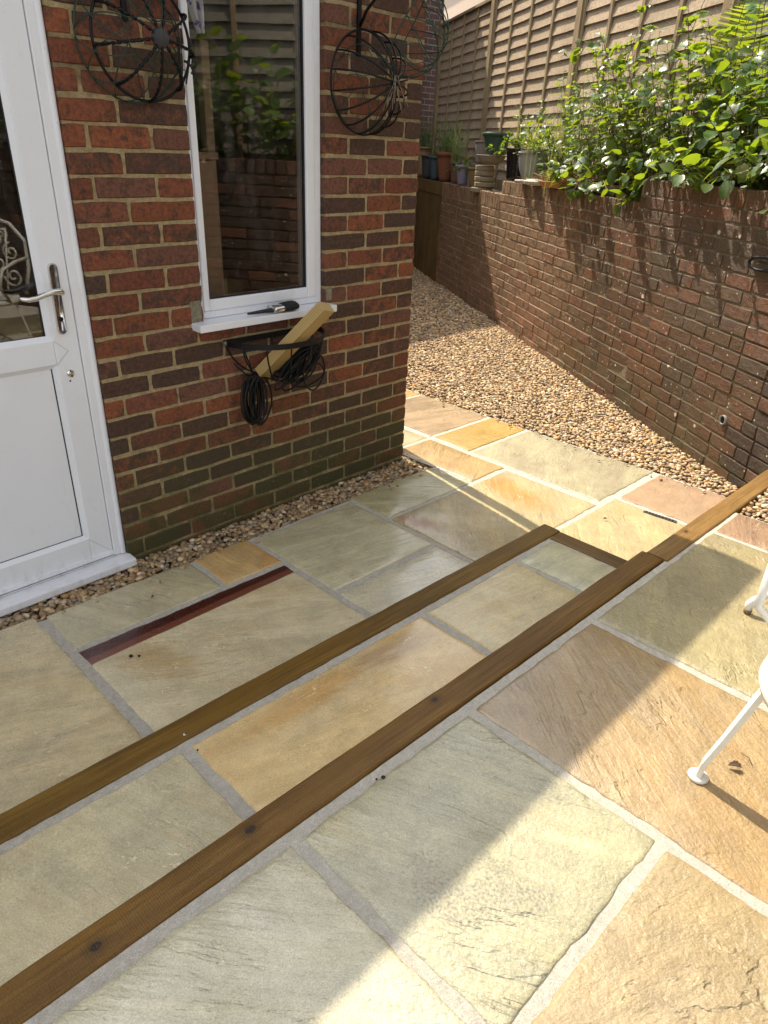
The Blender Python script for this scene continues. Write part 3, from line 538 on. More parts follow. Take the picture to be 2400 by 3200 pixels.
gx = gravel('stray_gravel', stray, 0.006, 0.004, 0.009, lump=0.0); tag(gx, 'stray pebbles scattered on the edges of the lower patio', 'gravel', None, 'stuff')
MB().box(-3.2, 0.05, -0.26, 0.0, -0.10, -0.028).obj('strip_bed', M['soil'])
tag(bpy.data.objects['strip_bed'], kind='structure')
Pu = scatter((0.22, 1.2, -3.6, -1.66), lambda P: (woff(P) > 0.0) & (P[:, 0] > 0.243) & (P[:, 1] < tilt(-1.66, 0.5)), 0.018)
gu = gravel('gravel_bed', Pu, 0.225, 0.009, 0.015); tag(gu, 'gravel between the upper patio and the retaining wall', 'gravel', None, 'stuff')
# upper terrace soil under that gravel
ub = MB().add([(0.24, -1.70, 0.21), (0.24, -4.2, 0.21), (-0.6, -4.2, 0.21), (WP(-5.5, 0, 0).x, WP(-5.5, 0, 0).y, 0.21), (WP(-2.9, 0, 0).x, WP(-2.9, 0, 0).y, 0.21)], [(0, 4, 3, 2, 1)]).obj('upper_bed', M['soil']); tag(ub, kind='structure')

# ================================================================== HOUSE
house = thing('brick_house', (0, 0, 0), 'red-brown brick house corner with white door and tall narrow window', 'house')
def brick_mesh(L, H, seed, depth=0.06, rough=0.0018):
    rr = random.Random(seed); out = []
    for u, v in ((-1, -1), (-0.33, -1), (0.33, -1), (1, -1), (1, 0), (1, 1), (0.33, 1), (-0.33, 1), (-1, 1), (-1, 0)):
        cut = 0.0
        x = u*L/2 + rr.uniform(-rough, rough); z = v*H/2 + rr.uniform(-rough, rough)
        if abs(u) == 1 and abs(v) == 1: x -= u*rr.uniform(0.0005, 0.004); z -= v*rr.uniform(0.0, 0.003)
        out.append((x, z))
    V = []; k = len(out); f = rr.uniform(-0.0012, 0.0012); tw = rr.uniform(-0.0015, 0.0015)
    for x, z in out: V.append((x*(1-0.006/L), f+tw*x/L, z*(1-0.007/H)))
    for x, z in out: V.append((x, 0.0042, z))
    for x, z in out: V.append((x, depth, z))
    F = [tuple(range(k))]
    for i in range(k): F += [(i, k+i, k+(i+1) % k, (i+1) % k), (k+i, 2*k+i, 2*k+(i+1) % k, k+(i+1) % k)]
    return V, F
BM_CACHE = {}
def brick_data(L, H, mat, tagname, rough=0.0018, depth=0.06, nvar=5):
    L = round(L/0.004)*0.004; key = (L, round(H, 4), tagname, random.randrange(nvar))
    if key not in BM_CACHE:
        V, F = brick_mesh(L, H, hash(key[3])+int(L*1e4), depth, rough); me = bpy.data.meshes.new('brick'); me.from_pydata(V, [], F); me.update(); me.materials.append(mat); BM_CACHE[key] = me
    return BM_CACHE[key]
HB = [(0.185, 0.050, 0.024), (0.145, 0.046, 0.025), (0.085, 0.040, 0.025), (0.062, 0.037, 0.025), (0.055, 0.030, 0.020), (0.115, 0.036, 0.020), (0.215, 0.060, 0.025), (0.048, 0.028, 0.019), (0.10, 0.052, 0.035), (0.060, 0.034, 0.022)]
# mortar body with openings for the door and window, front face 6 mm behind the bricks
hw = MB()
DX0, DX1, WX0, WX1, WZ0, EZ = -2.62, -1.648, -1.2005, -0.5775, 0.885, 2.42
for x0, x1, z0, z1 in [(-4.5, DX0, -0.12, EZ), (DX0, DX1, 2.12, EZ), (DX1+0.006, WX0-0.006, -0.12, EZ), (WX0-0.006, WX1+0.006, -0.12, WZ0), (WX0-0.006, WX1+0.006, 2.16, EZ), (WX1+0.006, -0.006, -0.12, EZ)]:
    hw.box(x0, x1, 0.0038, 0.11, z0, z1)
hw.box(-0.11, -0.006, 0.11, 5.4, -0.12, EZ); hw.box(-4.5, -0.006, 5.3, 5.4, -0.12, EZ); hw.box(-4.5, -4.39, 0.11, 5.3, -0.12, EZ)
wall = hw.obj('wall', M['mortar'], house)
def put_brick(parent, L, H, x, z, colr, mat, tagname, rot=None, base=None, y=0.0):
    o = bpy.data.objects.new('brick', brick_data(L, H, mat, tagname)); link(o, parent, base if base is not None else (x, y, z), rot); o.color = (colr[0], colr[1], colr[2], colr[3] if len(colr) > 3 else 1); return o
HR = [(0.190, 0.058, 0.027), (0.165, 0.056, 0.030), (0.225, 0.068, 0.028), (0.145, 0.060, 0.038), (0.175, 0.052, 0.025)]
def hcol():
    c = random.choice(HR); k = random.uniform(0.8, 1.15); return tuple(min(1, v*k) for v in c)+(random.choice((0.05, 0.2, 0.4, 0.55, 0.7, 0.85, 0.95)),)
def course(z, x0, x1, phase, parent=wall):
    # perpends of a stretcher bond counted from the corner at x = 0
    xs = [x1]; k = 0
    while True:
        x = phase - 0.225*k
        if x <= x0+0.055: break
        if x < x1-0.055: xs.append(x)
        k += 1
    xs.append(x0)
    for a, b_ in zip(xs[:-1], xs[1:]):
        ga = 0.0 if a == x1 else 0.0049; gb = 0.0 if b_ == x0 else 0.0049; a -= ga; b_ += gb; L = a-b_; lw = random.uniform(-0.002, 0.002) if ga and gb else 0
        if L < 0.03: continue
        put_brick(parent, L+lw, 0.0645+random.uniform(-0.002, 0.0015), (a+b_)/2, z+random.uniform(-0.0015, 0.0015), hcol(), M['brick'], 'h', y=random.uniform(-0.0015, 0.0015))
for r in range(-1, 30):
    z = (r+0.5)*0.075 + 0.0
    ph = -0.220 if (19-r) % 2 == 1 else -0.1075
    if z < WZ0-0.02:
        course(z, DX1+0.002, 0.0, ph)
    else:
        course(z, DX1+0.002, WX0-0.001, ph); course(z, WX1+0.001, 0.0, ph)
# return face of the corner, seen only from the path side
for r in range(-1, 30):
    z = (r+0.5)*0.075; y = 0.0 if (19-r) % 2 == 1 else 0.0
    st = 0.1075 if (19-r) % 2 == 1 else 0.220
    yy = 0.005+st
    for k in range(5):
        o = put_brick(wall, 0.215, 0.0645, 0, z, hcol(), M['brick'], 'h', (0, 0, math.pi/2), (0.0, yy+0.1075, z)); yy += 0.225
mpt = m_mortar('patch', (0.27, 0.235, 0.155)); MB().cbox(-1.262, -1.208, -0.002, 0.02, 0.905, 0.995, 0.006).obj('mortar_patch', mpt, wall); MB().cbox(-0.572, -0.535, -0.002, 0.02, 0.918, 0.975, 0.006).obj('mortar_patch', mpt, wall)

# ---- door
door = link(bpy.data.objects.new('door', None), house, (-2.1, 0.02, 0.03)); door['label'] = 'white plastic half-glazed door'
def frame_rect(m, x0, x1, z0, z1, wl, wr, wb, wt, yf, yb, b=0.003):
    m.cbox(x0, x0+wl, yf, yb, z0, z1, b).cbox(x1-wr, x1, yf, yb, z0, z1, b).cbox(x0+wl, x1-wr, yf, yb, z0, z0+wb, b).cbox(x0+wl, x1-wr, yf, yb, z1-wt, z1, b); return m
f = MB(); frame_rect(f, DX0+0.02, -1.667, 0.030, 2.10, 0.05, 0.027, 0.002, 0.05, 0.014, 0.085, 0.003); f.obj('frame', M['upvc'], door)
cs = MB().tube([(-1.657, 0.020, 0.030), (-1.657, 0.020, 2.11)], 0.0125, 12); cs.cbox(-1.668, -1.6465, 0.018, 0.05, 0.030, 2.11, 0.002); cs.obj('cover_strip', M['upvc'], door)
leaf = MB(); LX0, LX1 = -2.54, -1.6955
leaf.cbox(-1.782, LX1, 0.020, 0.075, 0.046, 2.045, 0.004).cbox(LX0, LX0+0.09, 0.020, 0.075, 0.046, 2.045, 0.004)
leaf.cbox(LX0+0.09, -1.782, 0.0205, 0.075, 0.046, 0.140, 0.003).cbox(LX0+0.09, -1.782, 0.0205, 0.075, 0.833, 0.916, 0.003).cbox(LX0+0.09, -1.782, 0.0205, 0.075, 1.96, 2.045, 0.003)
leaf.box(LX0, LX1, 0.012, 0.03, 0.040, 0.056)
leaf.obj('leaf', M['upvc'], door)
def bead(m, x0, x1, z0, z1, wdt, yo, yi):
    V = [(x0, yo, z0), (x1, yo, z0), (x1, yo, z1), (x0, yo, z1), (x0+wdt, yi, z0+wdt), (x1-wdt, yi, z0+wdt), (x1-wdt, yi, z1-wdt), (x0+wdt, yi, z1-wdt)]
    m.add(V, [(0, 1, 5, 4), (1, 2, 6, 5), (2, 3, 7, 6), (3, 0, 4, 7)])
    return m
bead(bead(MB(), LX0+0.088, -1.780, 0.138, 0.835, 0.018, 0.0225, 0.034), LX0+0.088, -1.780, 0.914, 1.962, 0.018, 0.0225, 0.034).obj('bead', M['upvc'], door)
MB().box(LX0+0.1, -1.7985, 0.0335, 0.05, 0.15, 0.82).obj('panel', M['upvc'], door)
MB().box(LX0+0.1, -1.7985, 0.034, 0.036, 0.926, 0.9295).box(-1.8025, -1.7985, 0.034, 0.036, 0.9295, 1.95).box(-1.8025, -1.7985, 0.0325, 0.034, 0.15, 0.82).box(LX0+0.1, -1.8025, 0.0325, 0.034, 0.154, 0.157).obj('seal', M['seal'], door)
MB().box(LX0+0.1, -1.7985, 0.0365, 0.0425, 0.925, 1.955).obj('pane', M['glass'], door)
ws = MB()
for a, b_ in (((-1.781, 0.916), (-1.737, 0.876)), ((-1.737, 0.876), (-1.783, 0.832)), ((-1.783, 0.137), (-1.697, 0.05)), ):
    ws.tube([(a[0], 0.0196, a[1]), (b_[0], 0.0196, b_[1])], 0.0009, 4)
ws.obj('weld_seam', m_simple('seam', (0.42, 0.41, 0.40), 0.6), door)
MB().cbox(-2.75, -1.636, -0.056, 0.07, -0.008, 0.026, 0.006).obj('sill', M['upvc'], door)
def stadium(m, x, z0, z1, wdt, y0, y1, n=10, dx=0.0):
    r = wdt/2; pts = [(x+dx+r*math.cos(math.pi*i/n), z1-r+r*math.sin(math.pi*i/n)) for i in range(n+1)]+[(x+r*math.cos(math.pi+math.pi*i/n), z0+r+r*math.sin(math.pi+math.pi*i/n)) for i in range(n+1)]
    k = len(pts); cx_, cz_ = x+dx/2, (z0+z1)/2
    V = [(a, y0, b_) for a, b_ in pts]+[(a, y1+0.004, b_) for a, b_ in pts]+[(x+dx*0.5+(a-cx_)*0.80, y1, cz_+(b_-cz_)*0.97) for a, b_ in pts]
    F = [(i, k+i, k+(i+1) % k, (i+1) % k) for i in range(k)]+[(k+i, 2*k+i, 2*k+(i+1) % k, k+(i+1) % k) for i in range(k)]+[tuple(2*k+i for i in range(k))]
    m.add(V, F); return m
hd = MB(); stadium(hd, -1.7475, 0.935, 1.167, 0.032, 0.022, 0.008, dx=0.004)
lp = [(-1.742, 0.006, 1.080), (-1.744, -0.028, 1.081), (-1.752, -0.034, 1.085), (-1.775, -0.035, 1.0865), (-1.80, -0.035, 1.080), (-1.83, -0.035, 1.071), (-1.855, -0.035, 1.069), (-1.875, -0.034, 1.074), (-1.880, -0.030, 1.079)]
hd.tube(lp, [0.011, 0.011, 0.0115, 0.010, 0.0088, 0.0088, 0.0085, 0.0068, 0.004], 10)
hd.obj('handle', M['chrome'], door, True)
MB().lathe([(0.0, 0.0), (0.007, 0.0), (0.0078, 0.002)], (-1.748, 0.0065, 0.988), 14, Matrix.Rotation(math.pi/2, 3, 'X')).obj('keyhole', M['dark'], door)
lk = MB(); lk.lathe([(0.0135, 0.0), (0.0130, 0.003), (0.010, 0.0048), (0.0, 0.0052)], (-1.743, 0.0195, 0.797), 20, Matrix.Rotation(math.pi/2, 3, 'X')); lk.obj('lock', M['chrome'], door, True)
kh = MB()
for x, z, r in ((-1.7435, 0.807, 0.0034), (-1.7405, 0.787, 0.0034), (-1.748, 0.770, 0.0034)): kh.lathe([(0.0, 0.0), (r, 0.0)], (x, 0.0138 if z > 0.78 else 0.0196, z), 10, Matrix.Rotation(math.pi/2, 3, 'X'))
kh.obj('screw_hole', M['dark'], door)

# ---- window
win = link(bpy.data.objects.new('window', None), house, (-0.89, 0.03, 0.9)); win['label'] = 'tall white-framed window'
f = MB(); frame_rect(f, -1.200, -0.578, 0.912, 2.15, 0.016, 0.034, 0.028, 0.04, 0.028, 0.10, 0.003); f.obj('frame', M['upvc'], win)
f = MB(); frame_rect(f, -1.1835, -0.6125, 0.9405, 2.109, 0.028, 0.045, 0.043, 0.045, 0.022, 0.09, 0.005); f.obj('sash', M['upvc'], win)
f = MB(); frame_rect(f, -1.158, -0.655, 0.981, 2.066, 0.006, 0.006, 0.006, 0.006, 0.034, 0.05, 0.001); f.obj('seal', M['seal'], win)
MB().box(-1.155, -0.658, 0.042, 0.048, 0.984, 2.063).obj('pane', M['glass'], win)
MB().cbox(-1.258, -0.560, -0.062, 0.05, 0.882, 0.911, 0.003).obj('sill', M['upvc'], win)
# room behind the window and door
rm = MB(); rm.box(-4.3, -0.12, 5.0, 5.02, 0, 2.4); rm.box(-4.3, -0.12, 0.12, 5.0, -0.02, 0.0); rm.box(-4.3, -0.12, 0.12, 5.0, 2.38, 2.40); rm.box(-0.14, -0.12, 0.12, 5.0, 0, 2.38); rm.box(-4.3, -4.28, 0.12, 5.0, 0, 2.38)
rm.obj('room', M['room'], house)
MB().cbox(-1.55, -1.02, 0.14, 0.55, 0.0, 1.47, 0.004).obj('cupboard', M['beige'], house)
MB().cbox(-1.03, -0.995, 0.16, 0.20, 0.9, 1.86, 0.003).cbox(-1.30, -1.0, 0.135, 0.20, 1.475, 1.50, 0.003).obj('cupboard_door', M['beige'], house)
# eaves, roof and rainwater pipe
MB().cbox(-4.8, 0.167, -0.20, 0.02, 2.40, 2.52, 0.01).obj('gutter', M['black'], house)
MB().add([(-4.8, -0.16, 2.50), (0.167, -0.16, 2.50), (0.167, 2.65, 3.05), (-4.8, 2.65, 3.05), (-4.8, 5.5, 2.50), (0.167, 5.5, 2.50), (-4.8, -0.16, 2.42), (0.167, -0.16, 2.42), (0.167, 5.5, 2.42), (-4.8, 5.5, 2.42)], [(0, 1, 2, 3), (3, 2, 5, 4), (6, 9, 8, 7), (0, 6, 7, 1), (1, 7, 8, 5, 2), (4, 5, 8, 9), (0, 3, 4, 9, 6)]).obj('roof', m_simple('roof_tile', (0.12, 0.07, 0.05), 0.9), house)
MB().tube([(0.098, 0.24, -0.05), (0.098, 0.24, 2.45)], 0.034, 16).obj('downpipe', M['black'], house, True)

# ================================================================== RETAINING WALL
rw = thing('retaining_wall', WP(0, 0, 0), 'weathered brick retaining wall with white lichen spots and stepped top', 'wall')
SECT = [(-7.2, -1.18, 18, 0.095), (-1.18, 1.36, 16, 0.112), (1.36, 3.46, 14, 0.145)]
Z0 = -0.02
core = MB()
def wquad(m, s0, s1, o0, o1, z0, z1):
    P = [WP(s, o, z) for z in (z0, z1) for s, o in ((s0, o0), (s1, o0), (s1, o1), (s0, o1))]
    m.add(P, [(0, 3, 2, 1), (4, 5, 6, 7), (0, 1, 5, 4), (1, 2, 6, 5), (2, 3, 7, 6), (3, 0, 4, 7)])
for s0, s1, nc, hc in SECT: wquad(core, s0, s1, -0.0045, -0.21, -0.12, Z0+nc*0.075+hc-0.006)
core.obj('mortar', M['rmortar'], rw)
RB = [(0.175, 0.125, 0.088), (0.16, 0.118, 0.084), (0.185, 0.122, 0.082), (0.145, 0.105, 0.075), (0.17, 0.13, 0.094), (0.185, 0.108, 0.072), (0.15, 0.115, 0.085)]
RD = [(0.060, 0.028, 0.013), (0.048, 0.028, 0.013), (0.075, 0.030, 0.013), (0.040, 0.025, 0.012), (0.11, 0.036, 0.014)]
RR = [(0.20, 0.105, 0.078), (0.17, 0.095, 0.075), (0.19, 0.115, 0.09)]
LIST = []
for s0, s1, nc, hc in SECT:
    for r in range(nc):
        s = s0 + random.uniform(0, 0.1); z = Z0+(r+0.5)*0.075; first = True
        prev = None
        while s < s1-0.02:
            L = 0.1025 if (random.random() < 0.38 and prev != 'h') else 0.215
            if first: L = random.choice((0.1025, 0.16, 0.215)); s = s0; first = False
            prev = 'h' if L < 0.12 else 's'
            if s+L > s1-0.05: L = s1-s
            LIST.append((s+L/2, z, L, 0.0655)); s += L+0.006
    zc = Z0+nc*0.075+hc/2; s = s0
    while s < s1-0.03:
        wv = random.uniform(0.066, 0.076); wv = min(wv, s1-s); LIST.append((s+wv/2, zc, wv-0.006, hc-0.006)); s += wv+0.004
    # brick ends on the step of the wall top
def rcol(s, z):
    # broad zones: taupe brightened for sun in the middle, pinkish low down, near end rusty, darkened for damp and painted bush shade
    zn = noise.noise((s*0.9, z*1.3, 5.0)); rn = random.uniform(-1, 1)
    taupe = Vector((0.250, 0.150, 0.078)); pink = Vector((0.28, 0.135, 0.082)); rust = Vector((0.145, 0.050, 0.010)); olive = Vector((0.062, 0.039, 0.011)); red = Vector((0.21, 0.070, 0.026))
    if s < -2.6: rust, olive = rust*0.3, olive*0.3  # out-of-frame stretch coloured darker to imitate shade in the window reflection
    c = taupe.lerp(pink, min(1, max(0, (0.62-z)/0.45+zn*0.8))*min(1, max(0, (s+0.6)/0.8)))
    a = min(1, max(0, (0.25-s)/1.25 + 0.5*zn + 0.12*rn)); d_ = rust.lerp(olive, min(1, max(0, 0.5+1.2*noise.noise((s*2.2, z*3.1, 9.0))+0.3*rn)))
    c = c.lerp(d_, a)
    if random.random() < 0.05+0.07*a: c = c.lerp(red, 0.5)
    return tuple(c*(1+0.13*rn))
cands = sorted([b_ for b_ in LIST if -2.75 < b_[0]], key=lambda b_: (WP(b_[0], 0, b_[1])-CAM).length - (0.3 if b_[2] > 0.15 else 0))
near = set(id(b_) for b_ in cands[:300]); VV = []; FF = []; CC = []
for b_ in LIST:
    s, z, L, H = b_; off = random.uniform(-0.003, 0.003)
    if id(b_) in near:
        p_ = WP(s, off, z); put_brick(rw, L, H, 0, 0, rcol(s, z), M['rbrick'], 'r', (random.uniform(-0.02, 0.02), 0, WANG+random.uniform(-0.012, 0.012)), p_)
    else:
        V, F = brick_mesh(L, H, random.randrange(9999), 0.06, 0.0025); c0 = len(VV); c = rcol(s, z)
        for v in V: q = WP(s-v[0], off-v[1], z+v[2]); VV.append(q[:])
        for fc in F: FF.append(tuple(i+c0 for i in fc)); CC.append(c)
me = bpy.data.meshes.new('far_bricks'); me.from_pydata((np.array(VV)-np.array(wloc(rw))).tolist(), [], FF); me.update(); me.materials.append(M['rbrickv'])
at = me.color_attributes.new('col', 'FLOAT_COLOR', 'CORNER'); cl = np.ones((len(me.loops), 4), dtype=np.float32); i = 0
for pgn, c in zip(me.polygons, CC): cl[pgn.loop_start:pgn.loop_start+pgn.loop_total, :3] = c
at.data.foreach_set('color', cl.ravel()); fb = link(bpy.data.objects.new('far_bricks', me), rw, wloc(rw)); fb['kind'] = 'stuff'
Rw = Matrix.Rotation(WANG, 3, 'Z') @ Matrix.Rotation(math.pi/2, 3, 'X')
MB().lathe([(0.021, -0.04), (0.021, 0.012), (0.026, 0.012), (0.026, -0.01)], WP(-2.478, 0, 0.297), 20, Rw).obj('weep_pipe', m_simple('grey_pipe', (0.22, 0.21, 0.19), 0.6), rw, True)
MB().lathe([(0.0, 0.003), (0.021, 0.003)], WP(-2.478, 0, 0.297), 20, Rw).obj('pipe_hole', M['dark'], rw)
lp = [WP(-2.56, 0.004, 1.133), WP(-2.48, 0.02, 1.135), WP(-2.41, 0.03, 1.127), WP(-2.385, 0.033, 1.105), WP(-2.395, 0.033, 1.084), WP(-2.44, 0.025, 1.072), WP(-2.54, 0.01, 1.075)]
o = MB().tube(lp, 0.0075, 8).obj('pipe_bracket', M['black'], None, True, loc=WP(-2.45, 0, 1.1)); tag(o, 'glossy black curved pipe bracket fixed high on the retaining wall', 'bracket')

# timber-boarded stretch continuing the wall
bd = thing('board_panel', WP(4.0, 0, 0), 'dark upright-boarded timber panel at the far end of the retaining wall', 'panel')
s = 3.48; k = 0
while s < 6.2:
    m = MB(); wquad(m, s, s+0.142, 0.0+random.uniform(-0.003, 0.003), -0.03, -0.08, 1.02); m.obj('board', M['boards'], bd); s += 0.147
m = MB(); wquad(m, 3.47, 6.2, 0.012, -0.06, 1.025, 1.165); m.obj('rail', M['boards'], bd)
# planting bed behind the wall
pb = MB(); wquad(pb, -7.2, 6.2, -0.20, -0.60, -0.1, 1.16); pb_o = pb.obj('planting_bed', M['soil']); tag(pb_o, kind='structure')
pb = MB(); wquad(pb, -7.2, -1.18, -0.205, -0.58, 1.16, 1.35); pb.obj('soil_raised', M['soil'], pb_o)
pb = MB(); wquad(pb, -1.18, 1.36, -0.205, -0.58, 1.16, 1.235); pb.obj('soil_middle', M['soil'], pb_o)

# ================================================================== FENCE
fe = thing('garden_fence', WP(1.2, -0.5, 1.2), 'tall pale timber lap fence behind the planting bed', 'fence')
FP = [(5.75, 3.10), (3.50, 3.25), (1.17, 3.2), (-0.98, 3.0), (-3.2, 3.0), (-5.4, 3.0), (-7.2, 3.0)]
def fbox(name, s0, s1, o0, o1, z0, z1, mat, sl=0.0, wav=0.0):
    m = MB(); n = 10 if wav else 1
    V = []
    for i in range(n+1):
        s = s0+(s1-s0)*i/n; dz = noise.noise((s*4, z0*9, 2))*wav
        for o, z in ((o0+sl, z0+dz), (o1+sl, z0), (o1, z1), (o0, z1)): V.append(WP(s, o, z))
    F = []
    for i in range(n):
        for k in range(4): F.append((i*4+k, (i+1)*4+k, (i+1)*4+(k+1) % 4, i*4+(k+1) % 4))
    F += [(3, 2, 1, 0), tuple(n*4+k for k in range(4))]
    m.add(V, F); return m.obj(name, mat, fe, loc=WP((s0+s1)/2, o0, z1))
# boards carry their grain along the fence: local x must follow it
m_fd = m_wood('old_fence_slat', (0.19, 0.175, 0.14), (0.27, 0.25, 0.21), 0, 0.9, 1.0, bump=0.6, spec=0.1)
m_fb = m_wood('fence_slat', (0.40, 0.30, 0.20), (0.53, 0.415, 0.29), 0, 0.85, 1.0, bump=0.6, spec=0.15)
for i, (sp, zt) in enumerate(FP):
    fbox('post', sp-0.05, sp+0.05, -0.455, -0.55, 1.0, zt, M['post'])
    if i == len(FP)-1: break
    s1, s0 = sp-0.05, FP[i+1][0]+0.05; top = 3.03 if i == 0 else (3.16 if i == 1 else 2.95)
    z = 1.26; sm_ = m_fb if i < 3 else m_fd
    while z < top-0.05:
        fbox('slat', s0, s1, -0.510, -0.519, z-0.020, z+0.105, sm_, 0.030, 0.010); z += 0.1055
    for kk in range(1, 5):
        if kk == 4: continue
        sb = s0+(s1-s0)*kk/4; fbox('batten', sb-0.019, sb+0.019, -0.470, -0.489, 1.24, top, M['post'])
    fbox('batten', s0, s0+0.03, -0.470, -0.489, 1.24, top, M['post']); fbox('batten', s1-0.03, s1, -0.470, -0.489, 1.24, top, M['post'])
    fbox('capping', s0, s1, -0.455, -0.535, top, top+0.028, M['post'])
    fbox('gravel_board', s0, s1, -0.480, -0.53, 1.10, 1.245, M['post'])

# ================================================================== NEIGHBOURS' HOUSES
bt = NB('neighbour_brick'); br = bt.n('TexBrick'); bt.l(bt.map(bt.coord('Object'), rot=(math.pi/2, 0, 0)), br.inputs[0]); br.inputs['Scale'].default_value = 1.0
for k_, v_ in (('Color1', (0.10, 0.045, 0.035, 1)), ('Color2', (0.065, 0.035, 0.03, 1)), ('Mortar', (0.20, 0.16, 0.13, 1)), ('Mortar Size', 0.006), ('Brick Width', 0.225), ('Row Height', 0.075)): br.inputs[k_].default_value = v_
bt.fin(br.outputs[0], 0.9, bt.bump(br.outputs[1], -0.4, 0.006))
nh = thing('neighbour_house', (4.0, 5.6, 0), 'dark brick end of the house beyond the side passage', 'house')
MB().box(0.3, 6.55, 5.62, 9.5, -0.1, 4.95).obj('wall', bt.m, nh)
MB().add([(0.0, 5.45, 4.93), (6.75, 5.45, 4.93), (6.75, 7.5, 5.6), (0.0, 7.5, 5.6), (0.0, 9.7, 4.93), (6.75, 9.7, 4.93)], [(0, 1, 2, 3), (3, 2, 5, 4), (0, 4, 5, 1), (1, 5, 2), (0, 3, 4)]).obj('roof', m_simple('nroof', (0.06, 0.05, 0.05), 0.9), nh)
rh = thing('rendered_house', WP(11, -2.1, 0), 'cream rendered house wall glimpsed above the far fence', 'house')
m = MB(); wquad(m, 7.0, 18.0, -2.0, -8.0, -0.1, 5.4); m.obj('wall', m_simple('cream_render', (0.62, 0.49, 0.38), 0.9, 0, 0.08, 8), rh)
m = MB(); wquad(m, 6.7, 18.3, -1.58, -8.4, 5.4, 5.55); m.obj('eaves', m_simple('eaves_board', (0.35, 0.27, 0.23), 0.8), rh)
m = MB(); P = [WP(6.7, -1.58, 5.55), WP(18.3, -1.58, 5.55), WP(18.3, -8.4, 5.55), WP(6.7, -8.4, 5.55), WP(6.7, -5, 7.2), WP(18.3, -5, 7.2)]
m.add(P, [(0, 1, 5, 4), (1, 2, 5), (2, 3, 4, 5), (3, 0, 4), (0, 3, 2, 1)]); m.obj('roof', m_simple('rroof', (0.10, 0.06, 0.05), 0.9), rh)

# ================================================================== POTS ON THE WALL
def pot(name, s, z, r0, r1, h, mat, label, off=-0.11, rim=0.010, rimh=0.025, belly=0.0, soil=True, tiltm=None, wallt=0.008):
    c = WP(s, off, z); t = thing(name, c, label, 'pot', 'pots standing on the garden wall')
    prof = [(0.0, 0.0), (r0, 0.0)]
    for k in range(1, 7):
        u = k/7; prof.append((r0+(r1-r0)*u+belly*math.sin(math.pi*u), h*u*(1-rimh/h)))
    prof += [(r1, h-rimh), (r1+rim, h-rimh), (r1+rim, h), (r1-wallt, h), (r1-wallt-0.003, h-0.02)]
    q = (r0+(r1-r0)*0.75+belly*0.7-wallt)
    prof += [(q, h*0.7)]
    MB().lathe(prof, c, 28, tiltm).obj('body', mat, t, True)
    if soil: MB().lathe([(0.0, h*0.86), (r1*0.55, h*0.87), (r1-wallt*0.9, h*0.85)], c, 20, tiltm).obj('compost', M['soil'], t)
    return t
pm = lambda n, c, r=0.6, v=0.25, sp=0.4: m_simple(n, c, r, 0, v, 22, 0.3, sp)
ZL, ZM = Z0+14*0.075+0.145, Z0+16*0.075+0.112
pot('tan_pot', 4.85, ZL, 0.085, 0.105, 0.37, pm('pot_tan', (0.26, 0.16, 0.08)), 'tan pot furthest along the garden wall by the house corner')
pot('grey_pot', 4.45, ZL, 0.075, 0.098, 0.275, pm('pot_slate', (0.045, 0.047, 0.05)), 'slate grey pot between the tan and the blue pots', -0.08)
pot('blue_pot', 4.04, ZL, 0.060, 0.088, 0.27, pm('pot_teal', (0.055, 0.085, 0.095), 0.5), 'teal blue pot left of the terracotta one', -0.07)
pot('terracotta_pot', 3.66, ZL, 0.082, 0.128, 0.325, pm('pot_red', (0.20, 0.072, 0.038), 0.8), 'terracotta red pot holding long arching grass', -0.10, 0.014, 0.045)
pot('brown_pot', 3.17, ZL, 0.050, 0.068, 0.225, pm('pot_brown', (0.13, 0.07, 0.045), 0.7), 'small brown pot between the terracotta and lavender pots', -0.08)
pot('lavender_pot', 2.83, ZL, 0.062, 0.092, 0.205, pm('pot_lavender', (0.21, 0.20, 0.25), 0.5), 'small lavender grey pot beside the stacked stone rings', -0.07)
pot('mustard_pot', 2.50, ZL, 0.050, 0.068, 0.195, pm('pot_mustard', (0.20, 0.135, 0.05), 0.6), 'small mustard brown pot half hidden behind the stone stack', -0.09)
pot('dark_pot', 3.40, ZL, 0.055, 0.075, 0.19, pm('pot_dark', (0.035, 0.028, 0.022), 0.8), 'small blackish pot tucked behind the terracotta pot', -0.17)
pot('dark_pot', 4.22, ZL, 0.060, 0.085, 0.30, pm('pot_dark2', (0.030, 0.042, 0.042), 0.7), 'taller blackish green pot behind the teal pot', -0.19)
pot('clay_pot', 2.66, ZL, 0.050, 0.072, 0.24, pm('pot_clay', (0.11, 0.062, 0.04), 0.85), 'weathered brown clay pot behind the lavender pot', -0.18)
st_ = thing('stone_stack', WP(2.07, -0.10, ZL-0.01), 'stack of five grey-brown stone edging rings on the low wall', 'stone stack')
for k in range(5):
    z = ZL-0.03+k*0.052; j = random.uniform(-0.02, 0.02); c = WP(2.10+j, -0.06+random.uniform(-0.015, 0.015), z)
    MB().lathe([(0.0, 0), (0.110-0.004*k, 0), (0.118-0.005*k, 0.008), (0.118-0.005*k, 0.04), (0.110-0.004*k, 0.047), (0.0, 0.047)], c, 18).obj('stone_ring', pm('ring_stone', (0.24, 0.195, 0.125), 0.9), st_)
pot('tall_grey_pot', 2.50, ZL+0.235, 0.072, 0.085, 0.215, pm('pot_grey', (0.20, 0.18, 0.155), 0.8), 'narrow grey clay pot on a slab behind the stone stack', -0.16, 0.004, 0.01)
